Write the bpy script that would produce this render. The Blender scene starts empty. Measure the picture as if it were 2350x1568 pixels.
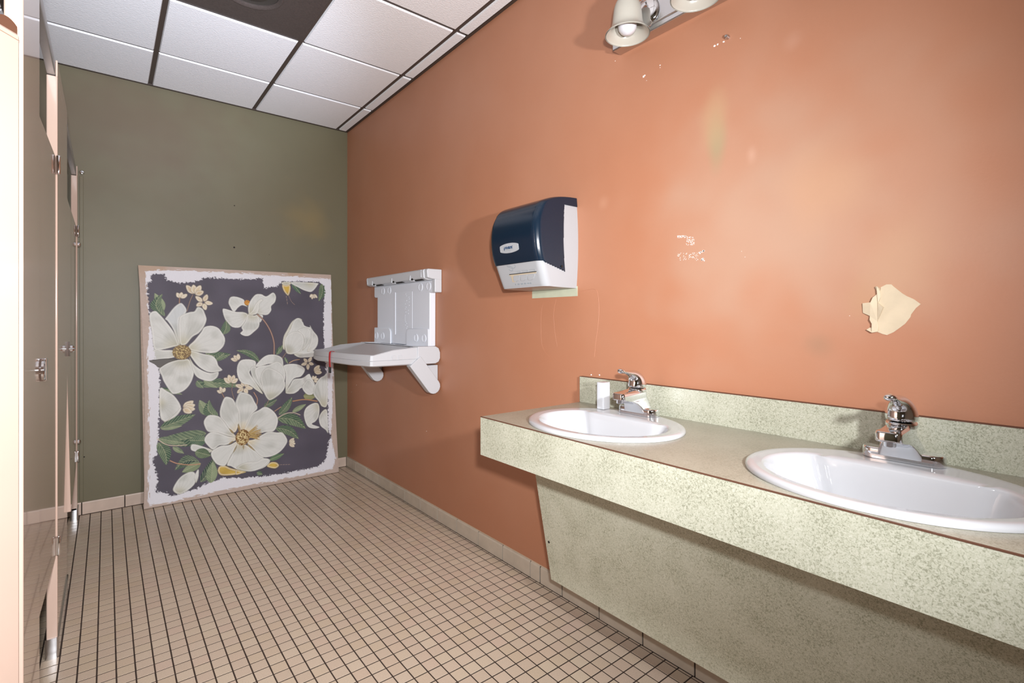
import bpy, bmesh, math, random
import numpy as np
from mathutils import Vector, Matrix

random.seed(7)
rng = np.random.default_rng(7)
S = bpy.context.scene
COL = S.collection
PI = math.pi

# ------------------------------------------------------------------ camera, world, lights, exposure
cam = bpy.data.cameras.new('camera')
camo = bpy.data.objects.new('camera', cam)
COL.objects.link(camo)
S.camera = camo
YAW = math.radians(38.89)
cam.sensor_width = 36.0
cam.lens = 36.0 * 1154.24 / 2350.0
cam.shift_y = -48.3 / 2350.0
cam.clip_start = 0.02
camo.location = (0, 0, 1.2)
camo.rotation_euler = (PI / 2, 0, -YAW)

w = bpy.data.worlds.new('world')
S.world = w
w.use_nodes = True
w.node_tree.nodes['Background'].inputs[0].default_value = (0.9, 0.93, 1.0, 1)
w.node_tree.nodes['Background'].inputs[1].default_value = 0.3

S.view_settings.view_transform = 'Standard'
S.view_settings.look = 'None'
S.view_settings.gamma = 1.0
S.view_settings.use_curve_mapping = False
S.view_settings.exposure = 0.09


def flash(name, loc, target, watts, radius, angle, color=(1, 1, 1)):
    """hard flash head, also the added ceiling fill: a spot with a very wide soft-edged beam"""
    l = bpy.data.lights.new(name, 'SPOT')
    l.energy = watts
    l.shadow_soft_size = radius
    l.spot_size = math.radians(angle)
    l.spot_blend = 1.0
    l.color = color
    o = bpy.data.objects.new(name, l)
    o.location = loc
    o.rotation_euler = (Vector(target) - Vector(loc)).to_track_quat('-Z', 'Y').to_euler()
    COL.objects.link(o)
    return o


def area_light(name, loc, rot, sx, sy, watts, color=(1, 1, 1)):
    l = bpy.data.lights.new(name, 'AREA')
    l.shape = 'RECTANGLE'
    l.size, l.size_y = sx, sy
    l.energy = watts
    l.color = color
    o = bpy.data.objects.new(name, l)
    o.location = loc
    o.rotation_euler = rot
    COL.objects.link(o)
    return o


#LIGHTS
WHITE = (0.96, 0.97, 1.01)
flash('flash_on_camera', (-0.01, -0.10, 1.35), (0.75, 4.0, 1.4), 62, 0.03, 178, WHITE)
flash('flash_on_camera_zoomed', (-0.01, -0.10, 1.35), (1.10, 4.0, 1.5), 165, 0.03, 114, WHITE)
flash('flash_beside_camera', (0.57, -0.30, 1.43), (0.6, 3.0, 1.4), 145, 0.04, 155, WHITE)
flash('ceiling_fill_up', (0.4, 0.6, 1.3), (0.4, 3.25, 2.75), 240, 0.15, 40, (0.84, 0.95, 1.16))  # added fill spot with no known source, brightens the ceiling

# ------------------------------------------------------------------ helpers
def srgb(r, g, b):
    def f(c):
        c /= 255.0
        return c / 12.92 if c <= 0.04045 else ((c + 0.055) / 1.055) ** 2.4
    return (f(r), f(g), f(b), 1.0)


def N(nt, typ, x=0, y=0, **kw):
    n = nt.nodes.new(typ)
    n.location = (x, y)
    for k, v in kw.items():
        if hasattr(n, k):
            setattr(n, k, v)
    return n


def mat(name, col, rough=0.5, metal=0.0, spec=0.5, noise=None, bump=None, coat=0.0):
    """Principled material; noise=(scale, amount[, stretch]) mottles the colour, bump=(scale, strength, distance)"""
    m = bpy.data.materials.new(name)
    m.use_nodes = True
    nt = m.node_tree
    b = nt.nodes['Principled BSDF']
    b.inputs['Base Color'].default_value = col
    b.inputs['Roughness'].default_value = rough
    b.inputs['Metallic'].default_value = metal
    b.inputs['Specular IOR Level'].default_value = spec
    b.inputs['Coat Weight'].default_value = coat
    if noise or bump:
        tc = N(nt, 'ShaderNodeTexCoord', -1200, 0)
    if noise:
        mp = N(nt, 'ShaderNodeMapping', -1000, 100)
        if len(noise) > 2:
            mp.inputs['Scale'].default_value = noise[2]
        nt.links.new(tc.outputs['Object'], mp.inputs[0])
        nz = N(nt, 'ShaderNodeTexNoise', -800, 100)
        nz.inputs['Scale'].default_value = noise[0]
        nz.inputs['Detail'].default_value = 4
        nt.links.new(mp.outputs[0], nz.inputs['Vector'])
        rp = N(nt, 'ShaderNodeValToRGB', -600, 100)
        a = noise[1]
        rp.color_ramp.elements[0].position = 0.3
        rp.color_ramp.elements[1].position = 0.7
        rp.color_ramp.elements[0].color = tuple(c * (1 - a) for c in col[:3]) + (1,)
        rp.color_ramp.elements[1].color = tuple(min(1, c * (1 + a)) for c in col[:3]) + (1,)
        nt.links.new(nz.outputs['Fac'], rp.inputs[0])
        nt.links.new(rp.outputs[0], b.inputs['Base Color'])
    if bump:
        nz2 = N(nt, 'ShaderNodeTexNoise', -800, -300)
        nz2.inputs['Scale'].default_value = bump[0]
        nz2.inputs['Detail'].default_value = 3
        nt.links.new(tc.outputs['Object'], nz2.inputs['Vector'])
        bp = N(nt, 'ShaderNodeBump', -300, -300)
        bp.inputs['Strength'].default_value = bump[1]
        bp.inputs['Distance'].default_value = bump[2]
        nt.links.new(nz2.outputs['Fac'], bp.inputs['Height'])
        nt.links.new(bp.outputs[0], b.inputs['Normal'])
    return m


def catmull(pts, n=8, closed=True):
    P = [np.array(p, float) for p in pts]
    out = []
    m = len(P)
    rngs = range(m) if closed else range(m - 1)
    for i in rngs:
        if closed:
            p0, p1, p2, p3 = P[(i - 1) % m], P[i], P[(i + 1) % m], P[(i + 2) % m]
        else:
            p0, p1, p2, p3 = P[max(i - 1, 0)], P[i], P[i + 1], P[min(i + 2, m - 1)]
        for k in range(n):
            t = k / n
            out.append(0.5 * ((2 * p1) + (-p0 + p2) * t + (2 * p0 - 5 * p1 + 4 * p2 - p3) * t * t
                              + (-p0 + 3 * p1 - 3 * p2 + p3) * t ** 3))
    if not closed:
        out.append(P[-1])
    return out


class MB:
    """collects shapes in world space; build() links them as ONE mesh object"""

    def __init__(self):
        self.v, self.f = [], []

    def add(self, vs, fs):
        o = len(self.v)
        self.v += [tuple(p) for p in vs]
        self.f += [tuple(i + o for i in f) for f in fs]
        return self

    def box(self, x0, x1, y0, y1, z0, z1):
        vs = [(x0, y0, z0), (x1, y0, z0), (x1, y1, z0), (x0, y1, z0), (x0, y0, z1), (x1, y0, z1), (x1, y1, z1), (x0, y1, z1)]
        return self.add(vs, [(0, 3, 2, 1), (4, 5, 6, 7), (0, 1, 5, 4), (1, 2, 6, 5), (2, 3, 7, 6), (3, 0, 4, 7)])

    def hexa(self, b, t):
        vs = list(b) + list(t)
        return self.add(vs, [(0, 3, 2, 1), (4, 5, 6, 7), (0, 1, 5, 4), (1, 2, 6, 5), (2, 3, 7, 6), (3, 0, 4, 7)])

    def prism(self, poly, fn0, fn1):
        """poly 2D list; fn0/fn1 map (a,b)->3D for the two ends"""
        n = len(poly)
        vs = [fn0(*p) for p in poly] + [fn1(*p) for p in poly]
        fs = [tuple(range(n - 1, -1, -1)), tuple(range(n, 2 * n))]
        fs += [(i, (i + 1) % n, n + (i + 1) % n, n + i) for i in range(n)]
        return self.add(vs, fs)

    def loft(self, rings, cap0=True, cap1=True):
        n = len(rings[0])
        vs = [p for r in rings for p in r]
        fs = []
        for k in range(len(rings) - 1):
            for i in range(n):
                j = (i + 1) % n
                fs.append((k * n + i, k * n + j, (k + 1) * n + j, (k + 1) * n + i))
        if cap0:
            fs.append(tuple(range(n - 1, -1, -1)))
        if cap1:
            o = (len(rings) - 1) * n
            fs.append(tuple(range(o, o + n)))
        return self.add(vs, fs)

    def lathe(self, c, prof, n=32, axis='z', cap0=True, cap1=True):
        rings = []
        for r, h in prof:
            ring = []
            for i in range(n):
                a = 2 * PI * i / n
                u, v = r * math.cos(a), r * math.sin(a)
                if axis == 'z':
                    ring.append((c[0] + u, c[1] + v, c[2] + h))
                elif axis == 'x':
                    ring.append((c[0] + h, c[1] + u, c[2] + v))
                else:
                    ring.append((c[0] + u, c[1] + h, c[2] - v))
            rings.append(ring)
        return self.loft(rings, cap0, cap1)

    def tube(self, pts, rad, n=12):
        P = [Vector(p) for p in pts]
        rings = []
        up = Vector((0.13, 0.2, 1)).normalized()
        for i, p in enumerate(P):
            d = (P[min(i + 1, len(P) - 1)] - P[max(i - 1, 0)]).normalized()
            a = d.cross(up).normalized()
            b = a.cross(d)
            r = rad[i] if isinstance(rad, (list, tuple)) else rad
            rings.append([tuple(p + a * (r * math.cos(2 * PI * k / n)) + b * (r * math.sin(2 * PI * k / n))) for k in range(n)])
        return self.loft(rings)

    def sphere(self, c, r, n=20, sz=1.0):
        prof = [(max(1e-4, r * math.sin(PI * k / 12)), -r * sz * math.cos(PI * k / 12)) for k in range(13)]
        return self.lathe(c, prof, n)

    def build(self, name, m, parent=None, smooth=False, bevel=0.0, seg=2, label=None, kind=None):
        off = Vector((0, 0, 0))
        if parent is not None:
            q = parent
            while q is not None:
                off += q.location
                q = q.parent
        me = bpy.data.meshes.new(name)
        me.from_pydata([(x - off.x, y - off.y, z - off.z) for x, y, z in self.v], [], self.f)
        bm = bmesh.new()
        bm.from_mesh(me)
        bmesh.ops.recalc_face_normals(bm, faces=bm.faces)
        bm.to_mesh(me)
        bm.free()
        me.materials.append(m)
        if smooth:
            me.polygons.foreach_set('use_smooth', [True] * len(me.polygons))
            me.set_sharp_from_angle(angle=math.radians(smooth if smooth > 1 else 40))
        o = bpy.data.objects.new(name, me)
        COL.objects.link(o)
        if parent is not None:
            o.parent = parent
        if bevel:
            md = o.modifiers.new('bevel', 'BEVEL')
            md.width = bevel
            md.segments = seg
            md.limit_method = 'ANGLE'
            md.angle_limit = math.radians(35)
            me.polygons.foreach_set('use_smooth', [True] * len(me.polygons))
            md.harden_normals = True
        if label:
            o['label'] = label
        if kind:
            o['kind'] = kind
        return o


def thing(name, label, cat, loc=(0, 0, 0), group=None):
    o = bpy.data.objects.new(name, None)
    o.empty_display_size = 0.1
    COL.objects.link(o)
    o.location = loc
    o['label'] = label
    o['category'] = cat
    if group:
        o['group'] = group
    return o


def tag(o, label, cat, group=None):
    o['label'] = label
    o['category'] = cat
    if group:
        o['group'] = group
    return o


def copy_part(src, parent, delta=None):
    c = src.copy()
    COL.objects.link(c)
    c.parent = parent
    if delta is not None:
        c.location = delta
    for ch in list(src.children):
        copy_part(ch, c)
    return c


def stadium(cy, cz, w, h, r, n=5):
    """rounded rectangle outline"""
    out = []
    for (sx, sy, a0) in ((1, 1, 0), (-1, 1, PI / 2), (-1, -1, PI), (1, -1, 1.5 * PI)):
        for k in range(n + 1):
            a = a0 + PI / 2 * k / n
            out.append((cy + sx * (w / 2 - r) + r * math.cos(a), cz + sy * (h / 2 - r) + r * math.sin(a)))
    return out


# ------------------------------------------------------------------ room numbers (metres)
XR, YB, H = 1.548, 4.084, 2.75      # right wall, back wall, ceiling
XL, YN = -1.75, -1.6                # left wall (behind the stalls), near wall
XS = -0.135                         # face of the toilet stalls
F_PX, CX, HOR = 1154.24, 1175.0, 735.7


def project(x, y, z):
    zc = x * math.sin(YAW) + y * math.cos(YAW)
    r = x * math.cos(YAW) - y * math.sin(YAW)
    if zc < 0.05:
        return None
    return (CX + F_PX * r / zc, HOR - F_PX * (z - 1.2) / zc)


def ray(u, v):
    a, b = (u - CX) / F_PX, -(v - HOR) / F_PX
    return (math.sin(YAW) + a * math.cos(YAW), math.cos(YAW) - a * math.sin(YAW), b)


def on_wall(u, v, X=XR):
    """measured position on the right wall of a mark seen in the photograph (Y, Z)"""
    d = ray(u, v)
    t = X / d[0]
    return (t * d[1], 1.2 + t * d[2])


def on_back(u, v, Y=YB):
    d = ray(u, v)
    t = Y / d[1]
    return (t * d[0], 1.2 + t * d[2])


# ------------------------------------------------------------------ materials
def wall_paint(name, base, mott, stains_and_tints):
    """stains: (centre, size(y or x, z), colour, amount), painted haze among them"""
    m = mat(name, base, 0.50, spec=0.6)
    nt = m.node_tree
    b = nt.nodes['Principled BSDF']
    geo = N(nt, 'ShaderNodeNewGeometry', -1600, 0)
    nz = N(nt, 'ShaderNodeTexNoise', -1200, 200)
    nz.inputs['Scale'].default_value = 1.6
    nz.inputs['Detail'].default_value = 5
    nt.links.new(geo.outputs['Position'], nz.inputs['Vector'])
    mx = N(nt, 'ShaderNodeMix', -900, 200, data_type='RGBA')
    mx.inputs[6].default_value = base
    mx.inputs[7].default_value = mott
    rp = N(nt, 'ShaderNodeMapRange', -1050, 50)
    rp.inputs['From Min'].default_value = 0.38
    rp.inputs['From Max'].default_value = 0.72
    rp.inputs['To Max'].default_value = 0.55
    nt.links.new(nz.outputs['Fac'], rp.inputs['Value'])
    nt.links.new(rp.outputs[0], mx.inputs[0])
    last = mx.outputs[2]
    nz3 = N(nt, 'ShaderNodeTexNoise', -1200, -200)
    nz3.inputs['Scale'].default_value = 6
    nz3.inputs['Detail'].default_value = 1
    nt.links.new(geo.outputs['Position'], nz3.inputs['Vector'])
    for k, (c, sz, col, amt) in enumerate(stains_and_tints):
        sub = N(nt, 'ShaderNodeVectorMath', -1400, -400 - 200 * k, operation='SUBTRACT')
        sub.inputs[1].default_value = c
        nt.links.new(geo.outputs['Position'], sub.inputs[0])
        dv = N(nt, 'ShaderNodeVectorMath', -1250, -400 - 200 * k, operation='DIVIDE')
        dv.inputs[1].default_value = sz
        nt.links.new(sub.outputs[0], dv.inputs[0])
        ln = N(nt, 'ShaderNodeVectorMath', -1100, -400 - 200 * k, operation='LENGTH')
        nt.links.new(dv.outputs[0], ln.inputs[0])
        ad = N(nt, 'ShaderNodeMath', -1000, -400 - 200 * k, operation='ADD')
        nt.links.new(ln.outputs['Value'], ad.inputs[0])
        nt.links.new(nz3.outputs['Fac'], ad.inputs[1])
        mr = N(nt, 'ShaderNodeMapRange', -850, -400 - 200 * k)
        mr.interpolation_type = 'SMOOTHSTEP'
        mr.inputs['From Min'].default_value = 1.75
        mr.inputs['From Max'].default_value = 0.50
        mr.inputs['To Max'].default_value = amt
        nt.links.new(ad.outputs[0], mr.inputs['Value'])
        m2 = N(nt, 'ShaderNodeMix', -600, -400 - 200 * k, data_type='RGBA')
        m2.inputs[7].default_value = col
        nt.links.new(last, m2.inputs[6])
        nt.links.new(mr.outputs[0], m2.inputs[0])
        last = m2.outputs[2]
    nt.links.new(last, b.inputs['Base Color'])
    nb = N(nt, 'ShaderNodeTexNoise', -900, -1500)
    nb.inputs['Scale'].default_value = 180
    nb.inputs['Detail'].default_value = 3
    nt.links.new(geo.outputs['Position'], nb.inputs['Vector'])
    nb2 = N(nt, 'ShaderNodeTexNoise', -900, -1700)
    nb2.inputs['Scale'].default_value = 2.5
    nt.links.new(geo.outputs['Position'], nb2.inputs['Vector'])
    bp = N(nt, 'ShaderNodeBump', -500, -1500)
    bp.inputs['Strength'].default_value = 0.25
    bp.inputs['Distance'].default_value = 0.0008
    nt.links.new(nb.outputs['Fac'], bp.inputs['Height'])
    bp2 = N(nt, 'ShaderNodeBump', -300, -1500)
    bp2.inputs['Strength'].default_value = 0.3
    bp2.inputs['Distance'].default_value = 0.02
    nt.links.new(nb2.outputs['Fac'], bp2.inputs['Height'])
    nt.links.new(bp.outputs[0], bp2.inputs['Normal'])
    nt.links.new(bp2.outputs[0], b.inputs['Normal'])
    return m


def wpos(u, v):
    y, z = on_wall(u, v)
    return (XR, y, z)


M = {}
M['terracotta'] = wall_paint('terracotta_paint', srgb(178, 121, 90), srgb(185, 134, 106), [
    (wpos(1790, 500), (0.5, 0.52, 0.46), srgb(182, 152, 130), 0.65),  # broad pale patch: washed-out flash light painted into the wall colour
    (wpos(1645, 330), (0.5, 0.035, 0.10), srgb(150, 148, 112), 0.6),
    (wpos(1640, 270), (0.5, 0.05, 0.12), srgb(186, 150, 112), 0.5),
    (wpos(1725, 355), (0.5, 0.02, 0.035), srgb(214, 174, 152), 0.3),
    (wpos(1385, 465), (0.5, 0.03, 0.03), srgb(204, 156, 128), 0.25),
    (wpos(1820, 95), (0.5, 0.03, 0.035), srgb(206, 162, 140), 0.2),
    (wpos(1900, 420), (0.5, 0.14, 0.14), srgb(192, 146, 112), 0.5),
    (wpos(2060, 600), (0.5, 0.10, 0.16), srgb(190, 150, 118), 0.5),
    (wpos(1980, 690), (0.5, 0.05, 0.07), srgb(182, 142, 108), 0.5),
    (wpos(1880, 790), (0.5, 0.05, 0.04), srgb(150, 118, 92), 0.4),
])
M['olive'] = wall_paint('olive_paint', srgb(107, 102, 78), srgb(115, 108, 82), [
    ((1.23, YB, 1.98), (0.20, 0.5, 0.18), srgb(140, 122, 76), 0.55),
    ((0.47, YB, 1.62), (0.07, 0.5, 0.035), srgb(104, 98, 80), 0.5),
    ((0.05, YB, 2.45), (0.8, 0.5, 0.5), srgb(104, 88, 68), 0.8),  # broad patch, browner and darker at the upper left
])
M['offwhite'] = mat('plaster_paint', srgb(190, 178, 160), 0.6, bump=(120, 0.2, 0.001))
M['grout'] = mat('dark_grout', srgb(56, 43, 35), 0.8, noise=(30, 0.25))
M['dispenser_white'] = mat('white_dispenser_plastic', srgb(168, 170, 172), 0.35)
M['base_tile'] = mat('base_tile_glaze', srgb(196, 184, 166), 0.35, noise=(14, 0.08), bump=(60, 0.15, 0.001))
M['base_tile_pink'] = mat('base_tile_glaze_warm', srgb(204, 184, 168), 0.35, noise=(14, 0.08), bump=(60, 0.15, 0.001))
M['bead'] = mat('cream_caulk', srgb(205, 185, 160), 0.6)
M['laminate'] = mat('laminate_sage_speckle', srgb(200, 199, 176), 0.33, spec=0.5)
M['seam'] = mat('laminate_core_edge', srgb(92, 60, 44), 0.5)
M['porcelain'] = mat('white_porcelain', srgb(188, 189, 191), 0.08, spec=0.5, coat=0.3)
M['chrome'] = mat('chrome', (0.78, 0.79, 0.81, 1), 0.06, metal=1.0)
M['satin'] = mat('satin_steel', (0.62, 0.63, 0.65, 1), 0.22, metal=1.0)
M['alu'] = mat('brushed_aluminium', (0.45, 0.45, 0.45, 1), 0.42, metal=0.9, noise=(6, 0.1, (1, 0.05, 1)))
M['dark'] = mat('dark_void', srgb(28, 24, 22), 0.8)
M['stall'] = mat('beige_stall_enamel', srgb(204, 178, 162), 0.12, spec=0.6, noise=(3, 0.03), bump=(9, 0.12, 0.002), coat=0.6)
M['white_plastic'] = mat('white_plastic', srgb(200, 203, 206), 0.35)
M['grey_plastic'] = mat('pale_grey_plastic', srgb(228, 233, 240), 0.42, bump=(300, 0.15, 0.0006))
M['emboss'] = mat('embossed_plastic', srgb(228, 232, 238), 0.4)
M['red'] = mat('red_webbing', srgb(200, 24, 30), 0.6)
M['black'] = mat('black_plastic', srgb(22, 22, 24), 0.4)
M['navy'] = mat('smoked_blue_cover', srgb(14, 32, 48), 0.22, spec=0.5, bump=(500, 0.1, 0.0004))
M['navy_ink'] = mat('navy_ink', srgb(34, 66, 100), 0.5)
M['grey_ink'] = mat('grey_ink', srgb(130, 138, 142), 0.5)
M['paper'] = mat('paper_towel', srgb(186, 172, 148), 0.8)
M['sage_patch'] = mat('old_sage_paint', srgb(186, 190, 166), 0.5, noise=(20, 0.05))
M['torn'] = mat('bare_drywall_paper', srgb(205, 188, 160), 0.8, noise=(18, 0.08), bump=(60, 0.4, 0.002))
M['chip'] = mat('white_chip', srgb(250, 248, 244), 0.7)
M['glass'] = mat('alabaster_glass', srgb(184, 180, 168), 0.25, spec=0.5, noise=(7, 0.05, (1, 1, 2.5)))
M['bulb'] = mat('frosted_bulb', srgb(214, 216, 221), 0.12, spec=0.6)
M['tee'] = mat('brown_ceiling_tee', srgb(70, 58, 51), 0.5)
M['speaker'] = mat('dark_brown_panel', srgb(74, 65, 61), 0.55, noise=(140, 0.16))
M['speaker_dark'] = mat('dark_brown_recess', srgb(58, 53, 48), 0.6)
M['ceiling_tile'] = mat('white_ceiling_tile', srgb(243, 243, 244), 0.85, spec=0.2)


def speckle(m, base, dark, light):
    """sage laminate: short dark and pale flecks over soft blotches"""
    nt = m.node_tree
    b = nt.nodes['Principled BSDF']
    geo = N(nt, 'ShaderNodeNewGeometry', -1400, 0)
    a = N(nt, 'ShaderNodeTexNoise', -1100, 200)
    a.inputs['Scale'].default_value = 230
    a.inputs['Detail'].default_value = 2
    a.inputs['Distortion'].default_value = 1.2
    c = N(nt, 'ShaderNodeTexNoise', -1100, -100)
    c.inputs['Scale'].default_value = 9
    c.inputs['Detail'].default_value = 4
    for n in (a, c):
        nt.links.new(geo.outputs['Position'], n.inputs['Vector'])
    ad = N(nt, 'ShaderNodeMath', -900, 100, operation='MULTIPLY_ADD')
    ad.inputs[1].default_value = 0.35
    nt.links.new(c.outputs['Fac'], ad.inputs[0])
    nt.links.new(a.outputs['Fac'], ad.inputs[2])
    rp = N(nt, 'ShaderNodeValToRGB', -700, 100)
    e = rp.color_ramp.elements
    e[0].position, e[0].color = 0.50, dark
    e[1].position, e[1].color = 0.92, light
    k = e.new(0.66)
    k.color = base
    nt.links.new(ad.outputs[0], rp.inputs[0])
    nt.links.new(rp.outputs[0], b.inputs['Base Color'])


speckle(M['laminate'], srgb(180, 181, 161), srgb(144, 145, 125), srgb(198, 198, 182))


M['laminate_panel_lit'] = mat('laminate_kick_panel_lit', srgb(192, 193, 172), 0.36, spec=0.5)  # same laminate, lightened in colour to stand for light on the panel
speckle(M['laminate_panel_lit'], srgb(194, 195, 174), srgb(156, 157, 134), srgb(212, 212, 195))
M['laminate_top_shaded'] = mat('laminate_worktop_shaded', srgb(170, 165, 147), 0.3, spec=0.5)  # same laminate, darkened and browned for grazing light and wall reflection
speckle(M['laminate_top_shaded'], srgb(157, 153, 136), srgb(138, 134, 117), srgb(168, 164, 148))


def ceiling_texture(m):
    nt = m.node_tree
    b = nt.nodes['Principled BSDF']
    geo = N(nt, 'ShaderNodeNewGeometry', -1400, 0)
    mp = N(nt, 'ShaderNodeMapping', -1200, 0)
    mp.inputs['Rotation'].default_value = (0, 0, 0.7)
    mp.inputs['Scale'].default_value = (1, 2.2, 1)
    nz = N(nt, 'ShaderNodeTexNoise', -1000, 0)
    nz.inputs['Scale'].default_value = 95
    nz.inputs['Detail'].default_value = 3
    nt.links.new(geo.outputs['Position'], mp.inputs[0])
    nt.links.new(mp.outputs[0], nz.inputs['Vector'])
    bp = N(nt, 'ShaderNodeBump', -400, -200)
    bp.inputs['Strength'].default_value = 0.6
    bp.inputs['Distance'].default_value = 0.004
    nt.links.new(nz.outputs['Fac'], bp.inputs['Height'])
    nt.links.new(bp.outputs[0], b.inputs['Normal'])


ceiling_texture(M['ceiling_tile'])


def floor_tile_mat(name, tones):
    m = mat(name, tones[0], 0.32, spec=0.45)
    nt = m.node_tree
    b = nt.nodes['Principled BSDF']
    oi = N(nt, 'ShaderNodeObjectInfo', -1400, 200)
    geo = N(nt, 'ShaderNodeNewGeometry', -1400, -100)
    ad = N(nt, 'ShaderNodeMath', -1200, 100, operation='ADD')
    fr = N(nt, 'ShaderNodeMath', -1050, 100, operation='FRACT')
    nt.links.new(oi.outputs['Random'], ad.inputs[0])
    nt.links.new(geo.outputs['Random Per Island'], ad.inputs[1])
    nt.links.new(ad.outputs[0], fr.inputs[0])
    rp = N(nt, 'ShaderNodeValToRGB', -850, 100)
    e = rp.color_ramp.elements
    e[0].position, e[0].color = 0.0, tones[0]
    e[1].position, e[1].color = 1.0, tones[-1]
    for k in range(1, len(tones) - 1):
        n = e.new(k / (len(tones) - 1))
        n.color = tones[k]
    nt.links.new(fr.outputs[0], rp.inputs[0])
    nz = N(nt, 'ShaderNodeTexNoise', -850, -200)
    nz.inputs['Scale'].default_value = 260
    nt.links.new(geo.outputs['Position'], nz.inputs['Vector'])
    mx = N(nt, 'ShaderNodeMix', -500, 100, data_type='RGBA', blend_type='MULTIPLY')
    mx.inputs[0].default_value = 1.0
    mr = N(nt, 'ShaderNodeMapRange', -680, -200)
    mr.inputs['From Min'].default_value = 0.25
    mr.inputs['From Max'].default_value = 0.75
    mr.inputs['To Min'].default_value = 0.90
    mr.inputs['To Max'].default_value = 1.06
    nt.links.new(nz.outputs['Fac'], mr.inputs['Value'])
    nt.links.new(rp.outputs[0], mx.inputs[6])
    nt.links.new(mr.outputs[0], mx.inputs[7])
    nt.links.new(mx.outputs[2], b.inputs['Base Color'])
    bp = N(nt, 'ShaderNodeBump', -300, -300)
    bp.inputs['Strength'].default_value = 0.12
    bp.inputs['Distance'].default_value = 0.001
    nt.links.new(nz.outputs['Fac'], bp.inputs['Height'])
    nt.links.new(bp.outputs[0], b.inputs['Normal'])
    return m


M['floor_tile'] = floor_tile_mat('floor_tile_buff', [srgb(198, 179, 158), srgb(204, 186, 165), srgb(200, 180, 160), srgb(206, 189, 167), srgb(200, 181, 157), srgb(204, 182, 163)])

# ------------------------------------------------------------------ room shell
def struct(name, mb, m, **kw):
    o = mb.build(name, m, **kw)
    o['kind'] = 'structure'
    return o


floor = struct('floor', MB().box(XL, XR, YN, YB, -0.05, -0.0009), M['grout'])
wall_right = struct('wall_right', MB().box(XR, XR + 0.1, YN, YB + 0.1, -0.05, H + 0.1), M['terracotta'])
wall_back = struct('wall_back', MB().box(XL - 0.1, XR, YB, YB + 0.1, -0.05, H + 0.1), M['olive'])
wall_left = struct('wall_left', MB().box(XL - 0.1, XL, YN, YB, -0.05, H + 0.1), M['olive'])
wall_near = struct('wall_near', MB().box(XL, XR, YN - 0.1, YN, -0.05, H + 0.1), M['offwhite'])

# floor mosaic -------------------------------------------------
PX, PY = 0.0518, 0.0527
xs_lines = [0.1302 + PX * k for k in range(-37, 28)]
ys_lines = [1.3601 + PY * k for k in range(-57, 53)]
cells = []
G = 0.0019
for i in range(len(xs_lines)):
    x0 = xs_lines[i]
    x1 = xs_lines[i + 1] if i + 1 < len(xs_lines) else 1.541
    for j in range(len(ys_lines) - 1):
        y0, y1 = ys_lines[j], ys_lines[j + 1]
        if y1 > YB - 0.008:
            y1 = YB - 0.008
        if y1 - y0 < 0.01:
            continue
        cut = i + 1 >= len(xs_lines)
        cells.append((x0, x1, y0, y1, cut))


def tile_area(c):
    ps = [project(c[a], c[b], 0) for a, b in ((0, 2), (1, 2), (1, 3), (0, 3))]
    if any(p is None for p in ps):
        return 0
    cx = sum(p[0] for p in ps) / 4
    cy = sum(p[1] for p in ps) / 4
    if not (0 < cx < 2350 and 0 < cy < 1568):
        return 0
    # hidden behind the sloped vanity panel or the stall fronts
    if c[0] < XS or cx < 100:
        return 0
    lim = 1082.6 + 0.6038 * (cx - 819.1)
    if cy < lim:
        return 0
    a = 0
    for k in range(4):
        p, q = ps[k], ps[(k + 1) % 4]
        a += p[0] * q[1] - q[0] * p[1]
    return abs(a) / 2


cells_area = sorted(((tile_area(c) if not c[4] else 0, k) for k, c in enumerate(cells)), reverse=True)
single = set(k for a, k in cells_area[:300] if a > 0)


def tile_geo(x0, x1, y0, y1, dz=0.0):
    x0 += 0.0022; x1 -= 0.0022; y0 += 0.0024; y1 -= 0.0024
    e = 0.0005
    vs = [(x0, y0, -0.004), (x1, y0, -0.004), (x1, y1, -0.004), (x0, y1, -0.004),
          (x0, y0, -0.0005 + dz), (x1, y0, -0.0005 + dz), (x1, y1, -0.0005 + dz), (x0, y1, -0.0005 + dz),
          (x0 + e, y0 + e, dz), (x1 - e, y0 + e, dz), (x1 - e, y1 - e, dz), (x0 + e, y1 - e, dz)]
    fs = [(0, 1, 5, 4), (1, 2, 6, 5), (2, 3, 7, 6), (3, 0, 4, 7), (4, 5, 9, 8), (5, 6, 10, 9), (6, 7, 11, 10), (7, 4, 8, 11), (8, 9, 10, 11)]
    return vs, fs


tv, tf = tile_geo(-PX / 2, PX / 2, -PY / 2, PY / 2)
tile_me = bpy.data.meshes.new('tile')
tile_me.from_pydata(tv, [], tf)
tile_me.materials.append(M['floor_tile'])
rest = MB()
for k, c in enumerate(cells):
    x0, x1, y0, y1, cut = c
    if k in single:
        o = bpy.data.objects.new('tile', tile_me)
        COL.objects.link(o)
        o.parent = floor
        o.location = ((x0 + x1) / 2, (y0 + y1) / 2, random.uniform(-0.0002, 0.0002))
        o.rotation_euler = (random.uniform(-0.003, 0.003), random.uniform(-0.003, 0.003), random.uniform(-0.010, 0.010))
    else:
        rest.add(*tile_geo(x0, x1, y0, y1, random.uniform(-0.0002, 0.0002)))
rest.build('mosaic_tiles', M['floor_tile'], floor, kind='stuff')

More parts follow.
